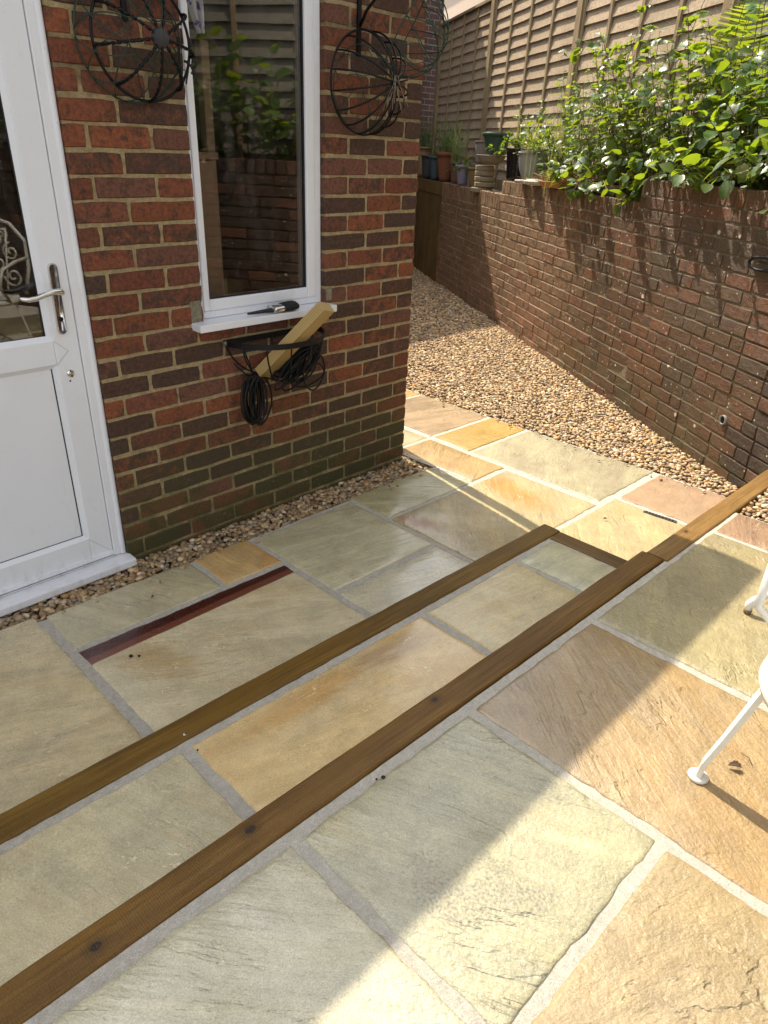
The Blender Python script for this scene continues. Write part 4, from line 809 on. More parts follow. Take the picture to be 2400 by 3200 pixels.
MB().lathe([(0, 0), (0.10, 0), (0.12, 0.03), (0.11, 0.03), (0.095, 0.012), (0, 0.012)], WP(2.50, -0.16, ZL+0.20), 22).obj('clay_saucer', pm('saucer', (0.32, 0.27, 0.2), 0.8)); tag(bpy.data.objects['clay_saucer'], 'pale clay saucer under the narrow grey pot', 'saucer')
MB().box(WP(2.5, -0.16, 0).x-0.1, WP(2.5, -0.16, 0).x+0.1, WP(2.5, -0.16, 0).y-0.1, WP(2.5, -0.16, 0).y+0.1, ZL, ZL+0.2).obj('stone_block', pm('blockstone', (0.15, 0.13, 0.1), 0.9)); tag(bpy.data.objects['stone_block'], 'rough stone block carrying the clay saucer', 'stone')
MB().lathe([(0.0, 0), (0.07, 0), (0.12, 0.03), (0.155, 0.085), (0.145, 0.088), (0.11, 0.045), (0, 0.03)], WP(2.03, -0.10, ZL+0.235), 26).obj('stone_bowl', pm('bowlstone', (0.24, 0.20, 0.15), 0.9)); tag(bpy.data.objects['stone_bowl'], 'shallow rough bowl on top of the stone stack', 'bowl')
pot('green_pot', 1.96, ZL+0.325, 0.095, 0.138, 0.20, pm('pot_green', (0.035, 0.075, 0.055), 0.4), 'large dark green pot on top of the stone stack', -0.12, 0.014, 0.03)
pot('black_pot', 1.36, ZM, 0.090, 0.112, 0.275, pm('pot_black', (0.008, 0.008, 0.012), 0.12, 0.3, 0.6), 'glossy black glazed pot at the step in the wall', -0.13, 0.008, 0.015)
pot('grey_urn', 0.93, ZM, 0.085, 0.125, 0.27, pm('pot_urn', (0.26, 0.25, 0.23), 0.75), 'broken grey urn leaning beside the black pot', -0.14, 0.004, 0.012, 0.02, True, Matrix.Rotation(-0.16, 3, WW.xyz))
o = MB().lathe([(0, 0), (0.09, 0), (0.105, 0.022), (0.10, 0.03), (0, 0.028)], WP(0.77, -0.005, ZM+0.002), 14).obj('slate_piece', pm('palestone', (0.42, 0.38, 0.31), 0.9)); tag(o, 'pale flat stone overhanging the wall below the urn', 'stone')
o = MB().lathe([(0, 0), (0.085, 0), (0.11, 0.012), (0.115, 0.03), (0.08, 0.045), (0, 0.05)], WP(0.52, 0.0, ZM+0.002), 12).obj('rough_stone', pm('palestone2', (0.45, 0.41, 0.33), 0.95)); tag(o, 'rough cream stone on the wall edge next to the clay saucer', 'stone')
o = MB().lathe([(0, 0), (0.10, 0), (0.13, 0.045), (0.122, 0.047), (0.095, 0.012), (0, 0.012)], WP(0.18, -0.01, ZM+0.004), 22).obj('orange_saucer', pm('orangeclay', (0.44, 0.21, 0.085), 0.7)); tag(o, 'orange clay saucer jutting over the wall edge', 'saucer')
m = MB(); wquad(m, -0.42, -0.05, -0.02, -0.24, ZM+0.002, ZM+0.012); wquad(m, -0.42, -0.05, -0.015, -0.025, ZM, ZM+0.085); wquad(m, -0.42, -0.40, -0.02, -0.24, ZM, ZM+0.085); wquad(m, -0.07, -0.05, -0.02, -0.24, ZM, ZM+0.07)
o = m.obj('seed_tray', m_simple('black_plastic', (0.015, 0.015, 0.017), 0.3), None, loc=WP(-0.2, -0.1, ZM)); tag(o, 'black plastic seed tray lying on the wall top under the straw', 'tray')
m = MB(); wquad(m, -0.78, -0.46, -0.03, -0.22, ZM+0.002, ZM+0.012); wquad(m, -0.78, -0.46, -0.03, -0.04, ZM, ZM+0.06); wquad(m, -0.48, -0.46, -0.03, -0.22, ZM, ZM+0.06)
o = m.obj('seed_tray', m_simple('black_plastic2', (0.02, 0.02, 0.022), 0.35), None, loc=WP(-0.6, -0.1, ZM)); tag(o, 'second black tray nearer the raised part of the wall', 'tray')

# ================================================================== PLANTS
def leaf_proto(kind):
    """leaf in local space: base at origin, along +y, normal +z; returns verts, quads/tris"""
    V = []; F = []
    if kind == 'ovate':    n, wdt, ser = 9, 0.33, 0.06
    elif kind == 'heart':  n, wdt, ser = 7, 0.46, 0.03
    else:                  n, wdt, ser = 7, 0.19, 0.04
    for i in range(n+1):
        u = i/n
        if kind == 'heart': h = wdt*math.sin(math.pi*min(1, u*0.9+0.10))**0.8*(1-0.15*u)
        else: h = wdt*math.sin(math.pi*u**0.8)**0.9
        if i == n: h = 0.0
        s_ = ser if i % 2 else -ser*0.4
        h = max(0.0, h+s_*(0 < i < n)); droop = -0.16*u*u
        V += [(-h, u-(0.04 if i % 2 else 0), droop+h*0.22), (0, u, droop), (h, u-(0.04 if i % 2 else 0), droop+h*0.22)]
    for i in range(n):
        a = i*3; F += [(a, a+1, a+4, a+3), (a+1, a+2, a+5, a+4)]
    return np.array(V), np.array(F)
LPROT = {k: leaf_proto(k) for k in ('ovate', 'heart', 'lance')}
LM = {'ovate': m_leaf('bramble_leaf', (0.055, 0.125, 0.026), (0.46, 0.58, 0.025), 0.40), 'heart': m_leaf('bindweed_leaf', (0.050, 0.135, 0.022), (0.50, 0.62, 0.025), 0.42, 0.40), 'lance': m_leaf('willowherb_leaf', (0.06, 0.14, 0.025), (0.55, 0.64, 0.03), 0.44)}
LMV = m_leaf('leaf_mass', (0.055, 0.125, 0.026), (0.42, 0.55, 0.02), 0.34, vcol=True)
LMESH = {}
for k, (V, F) in LPROT.items():
    me = bpy.data.meshes.new('leaf_'+k); me.from_pydata(V.tolist(), [], F.tolist()); me.update(); me.materials.append(LM[k]); me.polygons.foreach_set('use_smooth', [True]*len(me.polygons)); LMESH[k] = me
def leaf_matrix(p, d, up, size):
    y = d.normalized(); z = up - y*up.dot(y); z = z.normalized() if z.length > 1e-4 else y.orthogonal().normalized(); x = y.cross(z)
    return Matrix(((x.x*size, y.x*size, z.x*size, p.x), (x.y*size, y.y*size, z.y*size, p.y), (x.z*size, y.z*size, z.z*size, p.z), (0, 0, 0, 1)))
def stem_curve(base, tip, sag, n=9):
    mid = base.lerp(tip, 0.55)+Vector((0, 0, sag)); return [base*(1-u)**2+mid*2*u*(1-u)+tip*u*u for u in [i/(n-1) for i in range(n)]]
LEAF_BUDGET = [280]
def plant(name, s, stems, label, kinds, size, colr, big=40, cane=False, group='plants growing over the retaining wall', gap=0.055, tri=0.5):
    """stems: list of (base, tip, sag)"""
    t = thing(name, stems[0][0], label, 'plant', group); sm = MB(); mats = []
    for base, tip, sag in stems:
        C = stem_curve(base, tip, sag); L = sum((C[i+1]-C[i]).length for i in range(len(C)-1))
        r0 = 0.005 if cane else 0.0032
        sm.tube(C, [r0*(1-0.75*i/(len(C)-1)) for i in range(len(C))], 5)
        nl = max(3, int(L/gap)); ph = random.uniform(0, 6)
        for k in range(nl):
            u = 0.12+0.88*(k+random.uniform(0, 0.6))/nl; u = min(u, 1); i = min(len(C)-2, int(u*(len(C)-1))); p = C[i].lerp(C[i+1], u*(len(C)-1)-i)
            tg = (C[i+1]-C[i]).normalized(); a = ph+k*2.4; side = (tg.orthogonal().normalized()*math.cos(a)+tg.cross(tg.orthogonal().normalized())*math.sin(a))
            d = side*0.9+tg*0.45+Vector((0, 0, random.uniform(-0.35, 0.2))); d += WN*random.uniform(-0.1, 0.5)
            up = Vector((random.gauss(0, 0.42), random.gauss(0, 0.42), 1))+WN*0.35
            kd = random.choice(kinds); sz = size*random.choice((random.uniform(0.4, 0.8), random.uniform(0.7, 1.2), random.uniform(0.9, 1.3)))*(1.0-0.35*max(0, u-0.75)/0.25)
            pe = p+d.normalized()*sz*0.35; sm.tube([p, pe], 0.0012, 3)
            mats.append((leaf_matrix(pe, d, up, sz), kd, pe, sz))
            if random.random() < tri and kd == 'ovate':
                for sg in (-1, 1):
                    d2 = Matrix.Rotation(sg*1.0, 3, up.normalized()) @ d; mats.append((leaf_matrix(pe, d2, up+Vector((random.gauss(0, .15), random.gauss(0, .15), 0)), sz*0.82), kd, pe, sz*0.8))
    sm.obj('stem', M['cane'] if cane else M['stem'], t, True)
    # the leaves facing the yard are single objects, the rest one mass
    order = sorted(range(len(mats)), key=lambda i: (mats[i][2]-CAM).length - 3*mats[i][3]); nb = min(big, LEAF_BUDGET[0]); LEAF_BUDGET[0] -= nb; ind = set(order[:nb])
    VV = []; FF = []; CC = []; c0 = 0
    for i, (mx, kd, pe, sz) in enumerate(mats):
        if i in ind:
            o = bpy.data.objects.new('leaf', LMESH[kd]); col.objects.link(o); o.parent = t; o.matrix_world = Matrix.Translation(-wloc(t)) @ mx; o.matrix_basis = Matrix.Translation(-wloc(t)) @ mx
        else:
            V, F = LPROT[kd]; A = np.array(mx); VV.append(V @ A[:3, :3].T + A[:3, 3]); FF.append(F+c0); c0 += len(V); k = random.uniform(0.55, 1.6); yl = random.uniform(0, 0.5) if random.random() > 0.05 else 2.2
            CC.append(np.repeat(np.array([[colr[0]*k*(1+yl), colr[1]*k, colr[2]*k]]), len(F), 0))
    if VV:
        fo = fast_mesh('foliage', np.concatenate(VV), np.concatenate(FF), LMV, t, np.concatenate(CC), True); fo['kind'] = 'stuff'
    return t
def topz(s):
    xs = [(-7, 2.2), (-2.5, 2.3), (-1.6, 2.4), (-0.9, 2.45), (-0.2, 2.45), (0.3, 2.32), (0.7, 2.10), (1.0, 1.85), (1.3, 1.6)]
    for (a, za), (b_, zb) in zip(xs[:-1], xs[1:]):
        if a <= s <= b_: return za+(zb-za)*(s-a)/(b_-a)
    return 1.5
def soilz(s): return 1.35 if s < -1.18 else (1.235 if s < 1.36 else 1.16)
def stems_for(s0, n, spread, hk=1.0, lean=0.12, out=0.05):
    R = []
    for _ in range(n):
        s = s0+random.gauss(0, spread*0.6); b = WP(s, random.uniform(-0.42, -0.17), soilz(s)); st2 = s+random.gauss(0, lean)
        h = (topz(s)-soilz(s))*random.uniform(0.35, 1.0)*hk; R.append((b, WP(st2, random.uniform(-0.38, 0.13), soilz(s)+h), random.uniform(-0.02, 0.12)))
    return R
G1 = (0.036, 0.085, 0.017); G2 = (0.045, 0.11, 0.017); G3 = (0.032, 0.075, 0.02)
PL = [
 ('willowherb', 0.92, 16, 0.22, ['lance', 'ovate'], 0.047, G2, 22, 'light green leafy clump beside the grey urn', 1.0, 0.034),
 ('nettle_clump', 0.45, 27, 0.24, ['lance', 'ovate', 'lance', 'heart'], 0.055, G2, 36, 'tall bright green nettle-like clump in front of the second fence panel', 0.95, 0.034),
 ('bindweed', -0.05, 29, 0.26, ['heart', 'ovate', 'lance', 'lance'], 0.060, G1, 40, 'dense green tangle with heart-shaped leaves above the black trays', 0.9, 0.05),
 ('bramble', -0.55, 29, 0.26, ['ovate', 'lance', 'heart'], 0.064, G1, 44, 'bramble bush with toothed leaves left of the wall step', 0.88, 0.034),
 ('bramble', -1.05, 27, 0.24, ['ovate', 'lance'], 0.069, G1, 44, 'bramble bush growing right at the step of the raised wall', 0.92, 0.034),
 ('bramble', -1.55, 27, 0.24, ['ovate', 'lance', 'heart'], 0.076, G3, 48, 'large-leaved bramble overhanging the raised wall', 0.95, 0.034),
 ('bramble', -2.05, 27, 0.26, ['ovate', 'lance', 'heart'], 0.079, G3, 44, 'darkest large-leaved bramble at the right edge of the picture', 0.95, 0.034),
]
for nm, s0, n, sp, kinds, size, colr, big, lab, hk, gap in PL:
    st = stems_for(s0, n, sp, hk); plant(nm, s0, st, lab, kinds, size, colr, big, nm == 'bramble', gap=gap)
# hanging front growth spilling over the wall edge
for s0, lab in ((-0.2, 'trailing leafy shoots drooping over the black trays'), (-1.35, 'trailing shoots over the coping just right of the step'), (-2.3, 'trailing shoots at the extreme right over the raised wall'), (-1.9, 'trailing leafy shoots spilling over the raised wall at the right'), (-0.75, 'trailing shoots hanging over the wall just left of the step')):
    st = []
    for _ in range(7):
        s = s0+random.gauss(0, 0.2); b = WP(s, -0.2, soilz(s)); st.append((b, WP(s+random.gauss(0, 0.1), random.uniform(0.05, 0.20), soilz(s)+random.uniform(-0.02, 0.35)), 0.18))
    plant('trailing_bramble', s0, st, lab, ['ovate', 'heart'], 0.085, G1, 10, True, gap=0.05)
# long arching bramble cane across the fence
st = [(WP(-1.10, -0.22, 1.40), WP(0.95, -0.25, 2.26), 0.62), (WP(-0.6, -0.3, 1.3), WP(-1.0, -0.3, 2.45), 0.25), (WP(0.2, -0.3, 1.3), WP(-0.35, -0.3, 2.50), 0.3), (WP(-1.3, -0.3, 1.4), WP(-1.45, -0.25, 2.4), 0.2)]
plant('bramble_cane', -0.3, st, 'long arching bramble cane crossing the sunlit fence', ['ovate'], 0.095, G1, 16, True, gap=0.13, tri=0.9)
# growth further along, seen in the window and door glass
for i, s0 in enumerate((-2.7, -3.3, -3.9, -4.6, -5.3)):
    plant('bramble', s0, stems_for(s0, 14, 0.28), ['bramble just beyond the right edge of the picture', 'leafy growth reflected in the tall window', 'leafy growth reflected in the left of the window', 'growth above the upper patio behind the chair', 'furthest bramble behind the garden table'][i], ['ovate', 'heart'], 0.11, G1, 0, True, gap=0.07)

def blades(name, label, c, n, L, mat, spread=0.05, fall=0.6, width=0.008, cat='plant'):
    V = []; F = []
    for _ in range(n):
        a = random.uniform(0, 6.283); ln = L*random.uniform(0.55, 1.1); d = Vector((math.cos(a), math.sin(a), 0)); b = c+Vector((random.gauss(0, spread), random.gauss(0, spread), 0)); fl = fall*random.uniform(0.3, 1.3); wd_ = width*random.uniform(0.7, 1.2)
        sd = Vector((-d.y, d.x, 0)); i0 = len(V)
        for i in range(7):
            u = i/6; p = b+d*(ln*fl*u*u*0.9+ln*0.12*u)+Vector((0, 0, ln*(u-fl*0.62*u**3))); ww = wd_*(1-u**2.2)+0.0004
            V += [p-sd*ww*0.5, p+sd*ww*0.5]
        for i in range(6): F.append((i0+2*i, i0+2*i+1, i0+2*i+3, i0+2*i+2))
    o = mk(name, [v[:] for v in V], F, mat, None, True, loc=c); tag(o, label, cat, 'grassy plants in the pots'); return o
GM1 = m_leaf('grass_dark', (0.06, 0.12, 0.035), (0.26, 0.38, 0.06), 0.35, 0.5); GM2 = m_leaf('grass_pale', (0.16, 0.20, 0.075), (0.35, 0.42, 0.10), 0.3, 0.5); GM3 = m_leaf('grass_lime', (0.17, 0.25, 0.035), (0.55, 0.60, 0.06), 0.5, 0.5)
blades('arching_grass', 'long dark green arching grass in the terracotta pot', WP(3.66, -0.10, ZL+0.27), 80, 0.58, GM1)
blades('striped_grass', 'pale arching grass in the brown pot', WP(3.17, -0.08, ZL+0.18), 60, 0.62, GM2, 0.035)
blades('rush_grass', 'upright green grass in the tan pot by the house corner', WP(4.85, -0.11, ZL+0.30), 70, 0.55, GM1, 0.06, 0.35)
blades('blue_pot_grass', 'short grass in the teal pot', WP(4.04, -0.07, ZL+0.22), 30, 0.26, GM1, 0.04)
blades('lime_grass', 'bright lime green fine grass behind the green pot', WP(1.30, -0.27, 1.42), 110, 0.58, GM3, 0.06, 0.7, 0.006)
blades('seeding_grass', 'tall wispy seeding grass against the second fence panel', WP(0.75, -0.34, 1.25), 70, 1.05, GM2, 0.16, 0.22, 0.004)
blades('seeding_grass', 'tall wispy grass among the bindweed', WP(-0.1, -0.36, 1.25), 80, 1.15, GM2, 0.22, 0.2, 0.004)
# small leafy plants in pots
def small_leafy(nm, lab, c, n, L, size, kinds=('ovate',), colr=G2, big=0, drop=0.0):
    st = []
    for _ in range(n):
        a = random.uniform(0, 6.28); st.append((c, c+Vector((math.cos(a)*L*random.uniform(0.3, 1), math.sin(a)*L*random.uniform(0.3, 1), L*random.uniform(0.1, 0.7)-drop)), 0.06))
    return plant(nm, 0, st, lab, list(kinds), size, colr, big, gap=0.04, group='small plants in the pots')
small_leafy('pot_herb', 'yellow-green leafy plant in the glossy black pot', WP(1.36, -0.13, ZM+0.25), 16, 0.22, 0.045)
small_leafy('pot_vine', 'trailing vine with pale leaves over the lavender pot', WP(2.75, -0.03, ZL+0.19), 7, 0.20, 0.055, drop=0.08)
small_leafy('pot_seedling', 'young leafy seedling by the green pot', WP(1.72, -0.06, ZL+0.30), 5, 0.16, 0.05)
# fern
def fern(name, label, c, d, L, n=5):
    t = thing(name, c, label, 'plant', 'plants growing over the retaining wall')
    for k in range(n):
        dd = (d+Vector((random.gauss(0, 0.35), random.gauss(0, 0.35), random.uniform(-0.1, 0.35)))).normalized(); m = MB(); C = stem_curve(c, c+dd*L*random.uniform(0.8, 1.1)-Vector((0, 0, 0.08)), 0.16, 14)
        m.tube(C, 0.0016, 4)
        for i in range(2, 14):
            tg = (C[min(13, i+1)]-C[i-1]).normalized(); sd = tg.cross(Vector((0, 0, 1))).normalized(); ln = L*0.30*math.sin(math.pi*min(1, (i/14)**0.7))+0.008
            for sg in (-1, 1):
                p = C[i]; q = p+sd*sg*ln+tg*ln*0.35-Vector((0, 0, ln*0.15)); wv = tg*0.009
                m.add([p-wv, p+wv, q+wv*0.15, q-wv*0.15], [(0, 1, 2, 3)])
        m.obj('frond', LM['lance'], t)
fern('fern', 'fern with arching fronds under the brambles on the raised wall', WP(-1.75, -0.2, 1.40), WN*0.8-WW*0.2+Vector((0, 0, 0.2)), 0.34)
fern('fern', 'pale fern against the last fence post at the top right', WP(-1.25, -0.40, 1.9), Vector((0, 0, 1))+WN*0.2, 0.55, 4)
# straw heap
V = []; F = []
for k in range(420):
    s = random.gauss(0.05, 0.36); o_ = random.uniform(-0.26, 0.035); z = ZM+0.02+abs(random.gauss(0, 0.035))+0.05*math.exp(-((s-0.1)/0.4)**2); a = random.gauss(0, 0.5); ln = random.uniform(0.08, 0.32)
    p = WP(s, o_, z); d = (WW*math.cos(a)+WN*math.sin(a)*0.6+Vector((0, 0, random.gauss(0, 0.16)))).normalized()*ln*0.5; sd = Vector((-d.y, d.x, 0)).normalized()*random.uniform(0.0015, 0.004); i0 = len(V)
    V += [p-d-sd, p-d+sd, p+d+sd*0.6, p+d-sd*0.6, p-d-Vector((0, 0, 0.003)), p+d-Vector((0, 0, 0.003))]; F += [(i0, i0+1, i0+2, i0+3), (i0, i0+3, i0+5, i0+4), (i0+1, i0+4, i0+5, i0+2)]
o = mk('straw_heap', [v[:] for v in V], F, M['straw'], None, loc=WP(0.05, -0.1, ZM)); tag(o, 'heap of dry brown stalks lying along the wall top', 'straw', None, 'stuff')

# ================================================================== WALL BASKETS
def arc(c, a, b_, r, t0, t1, n=24): return [c+a*math.cos(t0+(t1-t0)*i/n)*r+b_*math.sin(t0+(t1-t0)*i/n)*r for i in range(n+1)]
EX, EY, EZv = Vector((1, 0, 0)), Vector((0, 1, 0)), Vector((0, 0, 1))
def bowl_basket(name, label, c, r, depth, ribs, mat, ribr, twisted=False, hubr=0.03, ax=Vector((0, -1, 0)), hubmat=None, rimr=0.0046):
    """hemispherical hanging basket hung on its side, rim toward the wall, crown along ax"""
    t = thing(name, c, label, 'basket', 'empty hanging baskets on the house wall'); a = ax.orthogonal().normalized(); a = (EZv-ax*ax.z).normalized(); b_ = ax.cross(a)
    MB().tube(arc(c, a, b_, r, 0, 2*math.pi*(47/48), 47), rimr, 8, True).obj('rim', mat, t, True)
    for k in range(ribs):
        an = 2*math.pi*(k+0.5)/ribs; d = a*math.cos(an)+b_*math.sin(an); pts = []
        for i in range(19):
            u = i/18*math.pi/2*0.95; pts.append(c+d*r*math.cos(u)+ax*depth*math.sin(u))
        m = MB()
        if twisted:
            V = []; F = []
            for i in range(55):
                f_ = i/54*18; i0 = min(17, int(f_)); p = pts[i0].lerp(pts[i0+1], f_-i0); tg = (pts[i0+1]-pts[i0]).normalized(); x = tg.orthogonal().normalized(); y = tg.cross(x); th = i*0.62
                e1 = (x*math.cos(th)+y*math.sin(th))*0.0050; e2 = (-x*math.sin(th)+y*math.cos(th))*0.0022; V += [p+e1+e2, p-e1+e2, p-e1-e2, p+e1-e2]
            for i in range(54):
                for q in range(4): F.append((i*4+q, (i+1)*4+q, (i+1)*4+(q+1) % 4, i*4+(q+1) % 4))
            m.add(V, F)
        else: m.tube(pts, ribr, 6)
        m.obj('rib', mat, t, True)
    q = ax.to_track_quat('Z', 'Y').to_matrix()
    MB().lathe([(0.0, 0.012), (hubr*0.7, 0.010), (hubr, 0.0), (hubr*1.05, -0.008)], c+ax*depth*0.985, 14, q).obj('hub', hubmat or mat, t, True)
    return t
def wire_basket(name, label, c, r, depth, ax, mat, loops=11, wr=0.0021):
    """bowl woven from overlapping loops of thin green wire"""
    t = thing(name, c, label, 'basket', 'empty hanging baskets on the house wall'); a = (EZv-ax*ax.z); a = a.normalized() if a.length > 0.1 else EX.copy(); b_ = ax.cross(a)
    def on(th, ph): return c+(a*math.cos(th)+b_*math.sin(th))*r*math.cos(ph)+ax*depth*math.sin(ph)
    MB().tube([on(2*math.pi*i/48, 0) for i in range(48)], wr*1.3, 6, True).obj('rim', mat, t, True)
    MB().tube([on(2*math.pi*i/30, 1.25) for i in range(30)], wr, 6, True).obj('base_ring', mat, t, True)
    for k in range(loops):
        th0 = 2*math.pi*k/loops; pts = []
        for i in range(25):
            u = i/24; pts.append(on(th0+(u-0.5)*1.75, math.sin(math.pi*u)*1.22))
        MB().tube(pts, wr, 5).obj('wire_loop', mat, t, True)
    return t
def bracket(label, x, z1, z0, L):
    t = thing('basket_bracket', (x, 0, z0), label, 'bracket', 'wall brackets for hanging baskets')
    MB().cbox(x-0.009, x+0.009, -0.012, -0.001, z0, z1, 0.002).obj('wall_plate', M['black'], t); MB().tube([(x, -0.01, z1-0.03), (x, -L, z1-0.02), (x, -L-0.02, z1+0.02)], 0.006, 8).obj('arm', M['black'], t, True)
    sp = [Vector((x, -0.012, z0+0.10)), Vector((x, -0.05, z0+0.15)), Vector((x, -0.12, z0+0.20)), Vector((x, -L+0.02, z1-0.03))]; MB().tube(sp, 0.006, 6).obj('brace', M['black'], t, True)
bracket('black iron basket bracket right of the window', -0.405, 2.22, 1.86, 0.26)
bracket('black iron basket bracket left of the window', -1.40, 2.20, 1.86, 0.26)
bowl_basket('hanging_basket', 'black wire hanging basket hung on its side right of the window', Vector((-0.405, -0.045, 1.765)), 0.182, 0.175, 16, M['black'], 0.0038, hubr=0.016)
bowl_basket('hanging_basket', 'black basket with twisted ribs and cobwebbed centre left of the window', Vector((-1.372, -0.05, 1.81)), 0.165, 0.115, 9, M['black'], 0.004, True, 0.028, hubmat=m_simple('dusty_hub', (0.045, 0.042, 0.042), 0.9, 0, 0.5, 60, 0.6))
wire_basket('wire_basket', 'green wire basket behind the twisted-rib basket', Vector((-1.40, -0.015, 1.81)), 0.172, 0.10, Vector((0, -1, 0)), M['greenwire'], 10)
wire_basket('wire_basket', 'looped green wire basket hanging at the house corner', Vector((-0.30, -0.16, 1.955)), 0.165, 0.17, Vector((0.50, -0.60, -0.45)).normalized(), M['greenwire'], 11)
wire_basket('wire_basket', 'flat green wire basket behind the black ribbed basket', Vector((-0.40, -0.02, 1.75)), 0.150, 0.06, Vector((0, -1, 0)), M['greenwire'], 9, 0.0016)
# dry roots caught on the black basket
m = MB(); hb = Vector((-0.405, -0.225, 1.765))
for k in range(14):
    a = random.uniform(0, 6.28); p = hb+Vector((random.gauss(0, 0.012), 0, random.gauss(0, 0.012))); q = p+Vector((random.gauss(0, 0.03), random.uniform(-0.02, 0.01), -random.uniform(-0.02, 0.12))); m.tube(stem_curve(p, q, random.gauss(0, 0.02), 6), 0.0008, 3)
o = m.obj('dry_roots', m_simple('root', (0.30, 0.24, 0.17), 0.9), None, loc=hb); tag(o, 'tuft of dry pale roots snagged on the black basket hub', 'roots', None, 'stuff')
m = MB(); hb = Vector((-1.30, -0.10, 1.80))
for k in range(16):
    p = Vector((-1.255+random.gauss(0, 0.012), -0.09+random.gauss(0, 0.02), 1.80+random.uniform(-0.09, 0.05))); q = p+Vector((random.gauss(0.012, 0.02), random.gauss(0, 0.01), random.gauss(-0.03, 0.03))); m.tube(stem_curve(p, q, random.gauss(0, 0.02), 6), random.uniform(0.0012, 0.0045), 5)
o = m.obj('dead_twigs', m_simple('dead_twig', (0.022, 0.016, 0.013), 0.8), None, loc=hb); tag(o, 'tangle of blackened dead stems on the twisted-rib basket', 'twigs', None, 'stuff')
# scrap of clear plastic hanging above the left basket
m = MB(); V = []; F = []
for i in range(9):
    for j in range(7):
        u, v = i/8, j/6; V.append((-1.225+0.075*(u-0.5)*(1-0.75*v)+0.03*v, -0.10+0.018*math.sin(u*9+v*3), 2.06-0.215*v))
for i in range(8):
    for j in range(6): a = i*7+j; F.append((a, a+7, a+8, a+1))
bp_ = NB('clear_plastic'); nn = bp_.noise(bp_.pos(), 26, 3); bp_.fin(bp_.mix(bp_.rng(nn, 0.55, 0.62), (0.34, 0.32, 0.31), (0.05, 0.06, 0.16)), 0.25); bp_.p.inputs['Alpha'].default_value = 0.72
o = m.add(V, F).obj('plastic_bag', bp_.m, None, True, loc=(-1.22, -0.10, 2.06)); tag(o, 'crumpled translucent plastic bag above the left basket', 'bag')

# ---- half-round trough under the window sill
BC = Vector((-0.885, -0.012, 0.815)); BRX, BRY, BD = 0.235, 0.20, 0.165
wb = thing('wall_trough', BC, 'half-round black iron wall basket under the window sill', 'basket')
def flatbar(m, pts, h, th):
    V = []; F = []
    for i, p in enumerate(pts):
        a, b_ = pts[max(0, i-1)], pts[min(len(pts)-1, i+1)]; tg = (b_-a).normalized(); nn_ = tg.cross(EZv).normalized()*th/2; zz = EZv*h/2
        V += [p+nn_+zz, p-nn_+zz, p-nn_-zz, p+nn_-zz]
    for i in range(len(pts)-1):
        for q in range(4): F.append((i*4+q, i*4+(q+1) % 4, (i+1)*4+(q+1) % 4, (i+1)*4+q))
    F += [(0, 3, 2, 1), tuple(len(pts)*4-4+q for q in range(4))]; m.add(V, F); return m
flatbar(MB(), [BC+Vector((-0.24, 0.005, 0)), BC+Vector((0.24, 0.005, 0))], 0.022, 0.005).obj('back_bar', M['black'], wb)
flatbar(MB(), [BC+Vector((math.cos(math.pi+math.pi*i/30)*BRX, math.sin(math.pi+math.pi*i/30)*BRY, 0)) for i in range(31)], 0.022, 0.005).obj('rim', M['black'], wb)
for k in range(8):
    an = math.pi+math.pi*(k)/7; d = Vector((math.cos(an)*BRX, math.sin(an)*BRY, 0)); pts = []
    for i in range(15):
        u = i/14*math.pi/2; pts.append(BC+d*(math.cos(u)*0.72+0.28*(1-i/14)) + Vector((0, 0, -BD*math.sin(u))) if k in (0, 7) else BC+Vector((d.x*(1-0.55*math.sin(u)**2*0.9), d.y*math.cos(u)**0.55 if i < 14 else 0, -BD*math.sin(u))))
    MB().tube(pts, 0.0034, 6).obj('rib', M['black'], wb, True)
for k in (-0.10, 0.0, 0.10): MB().tube([BC+Vector((k*1.6, 0.004, 0)), BC+Vector((k, 0.004, -BD))], 0.003, 6).obj('rib', M['black'], wb, True)
MB().tube([BC+Vector((-0.20, 0.0, -BD*0.55)), BC+Vector((-0.14, 0.0, -BD*0.92)), BC+Vector((0, -0.01, -BD*1.0)), BC+Vector((0.14, 0, -BD*0.92)), BC+Vector((0.20, 0, -BD*0.55))], 0.0036, 6).obj('base_bar', M['black'], wb, True)
MB().lathe([(0.0, 0.010), (0.010, 0.008), (0.012, 0.0)], BC+Vector((-0.238, -0.004, 0)), 12, Matrix.Rotation(math.pi/2, 3, 'X')).obj('bolt', m_simple('steel_bolt', (0.16, 0.14, 0.12), 0.5, 0.7), wb, True)
# ---- timber offcut standing in it
TR = Matrix(((0.3424, -0.0278, -0.9392), (-0.594, 0.768, -0.2393), (0.7279, 0.6398, 0.2464)))
m = MB().cbox(-0.2095, 0.2095, -0.022, 0.022, -0.0385, 0.0385, 0.0015); me = bpy.data.meshes.new('timber_offcut'); me.from_pydata(m.V, [], m.F); me.update()
tb = NB('offcut_wood'); O = tb.coord(); 
wv = tb.n('TexWave', wave_type='BANDS', bands_direction='Y'); tb.l(tb.map(O, scale=(0.06, 1, 0.35)), wv.inputs['Vector']); wv.inputs['Scale'].default_value = 34; wv.inputs['Distortion'].default_value = 1.4; wv.inputs['Detail'].default_value = 2; wv.inputs['Detail Scale'].default_value = 0.6
fn = tb.noise(tb.map(O, scale=(6, 160, 160)), 1.0, 4); cc = tb.mix(tb.rng(wv.outputs[1], 0.35, 0.9, 0, 0.75), (0.52, 0.35, 0.13), (0.30, 0.19, 0.055)); cc = tb.mix(tb.math('MULTIPLY', fn, 0.4), cc, (0.60, 0.44, 0.19)); tb.fin(cc, 0.55, tb.bump(fn, 0.2, 0.001))
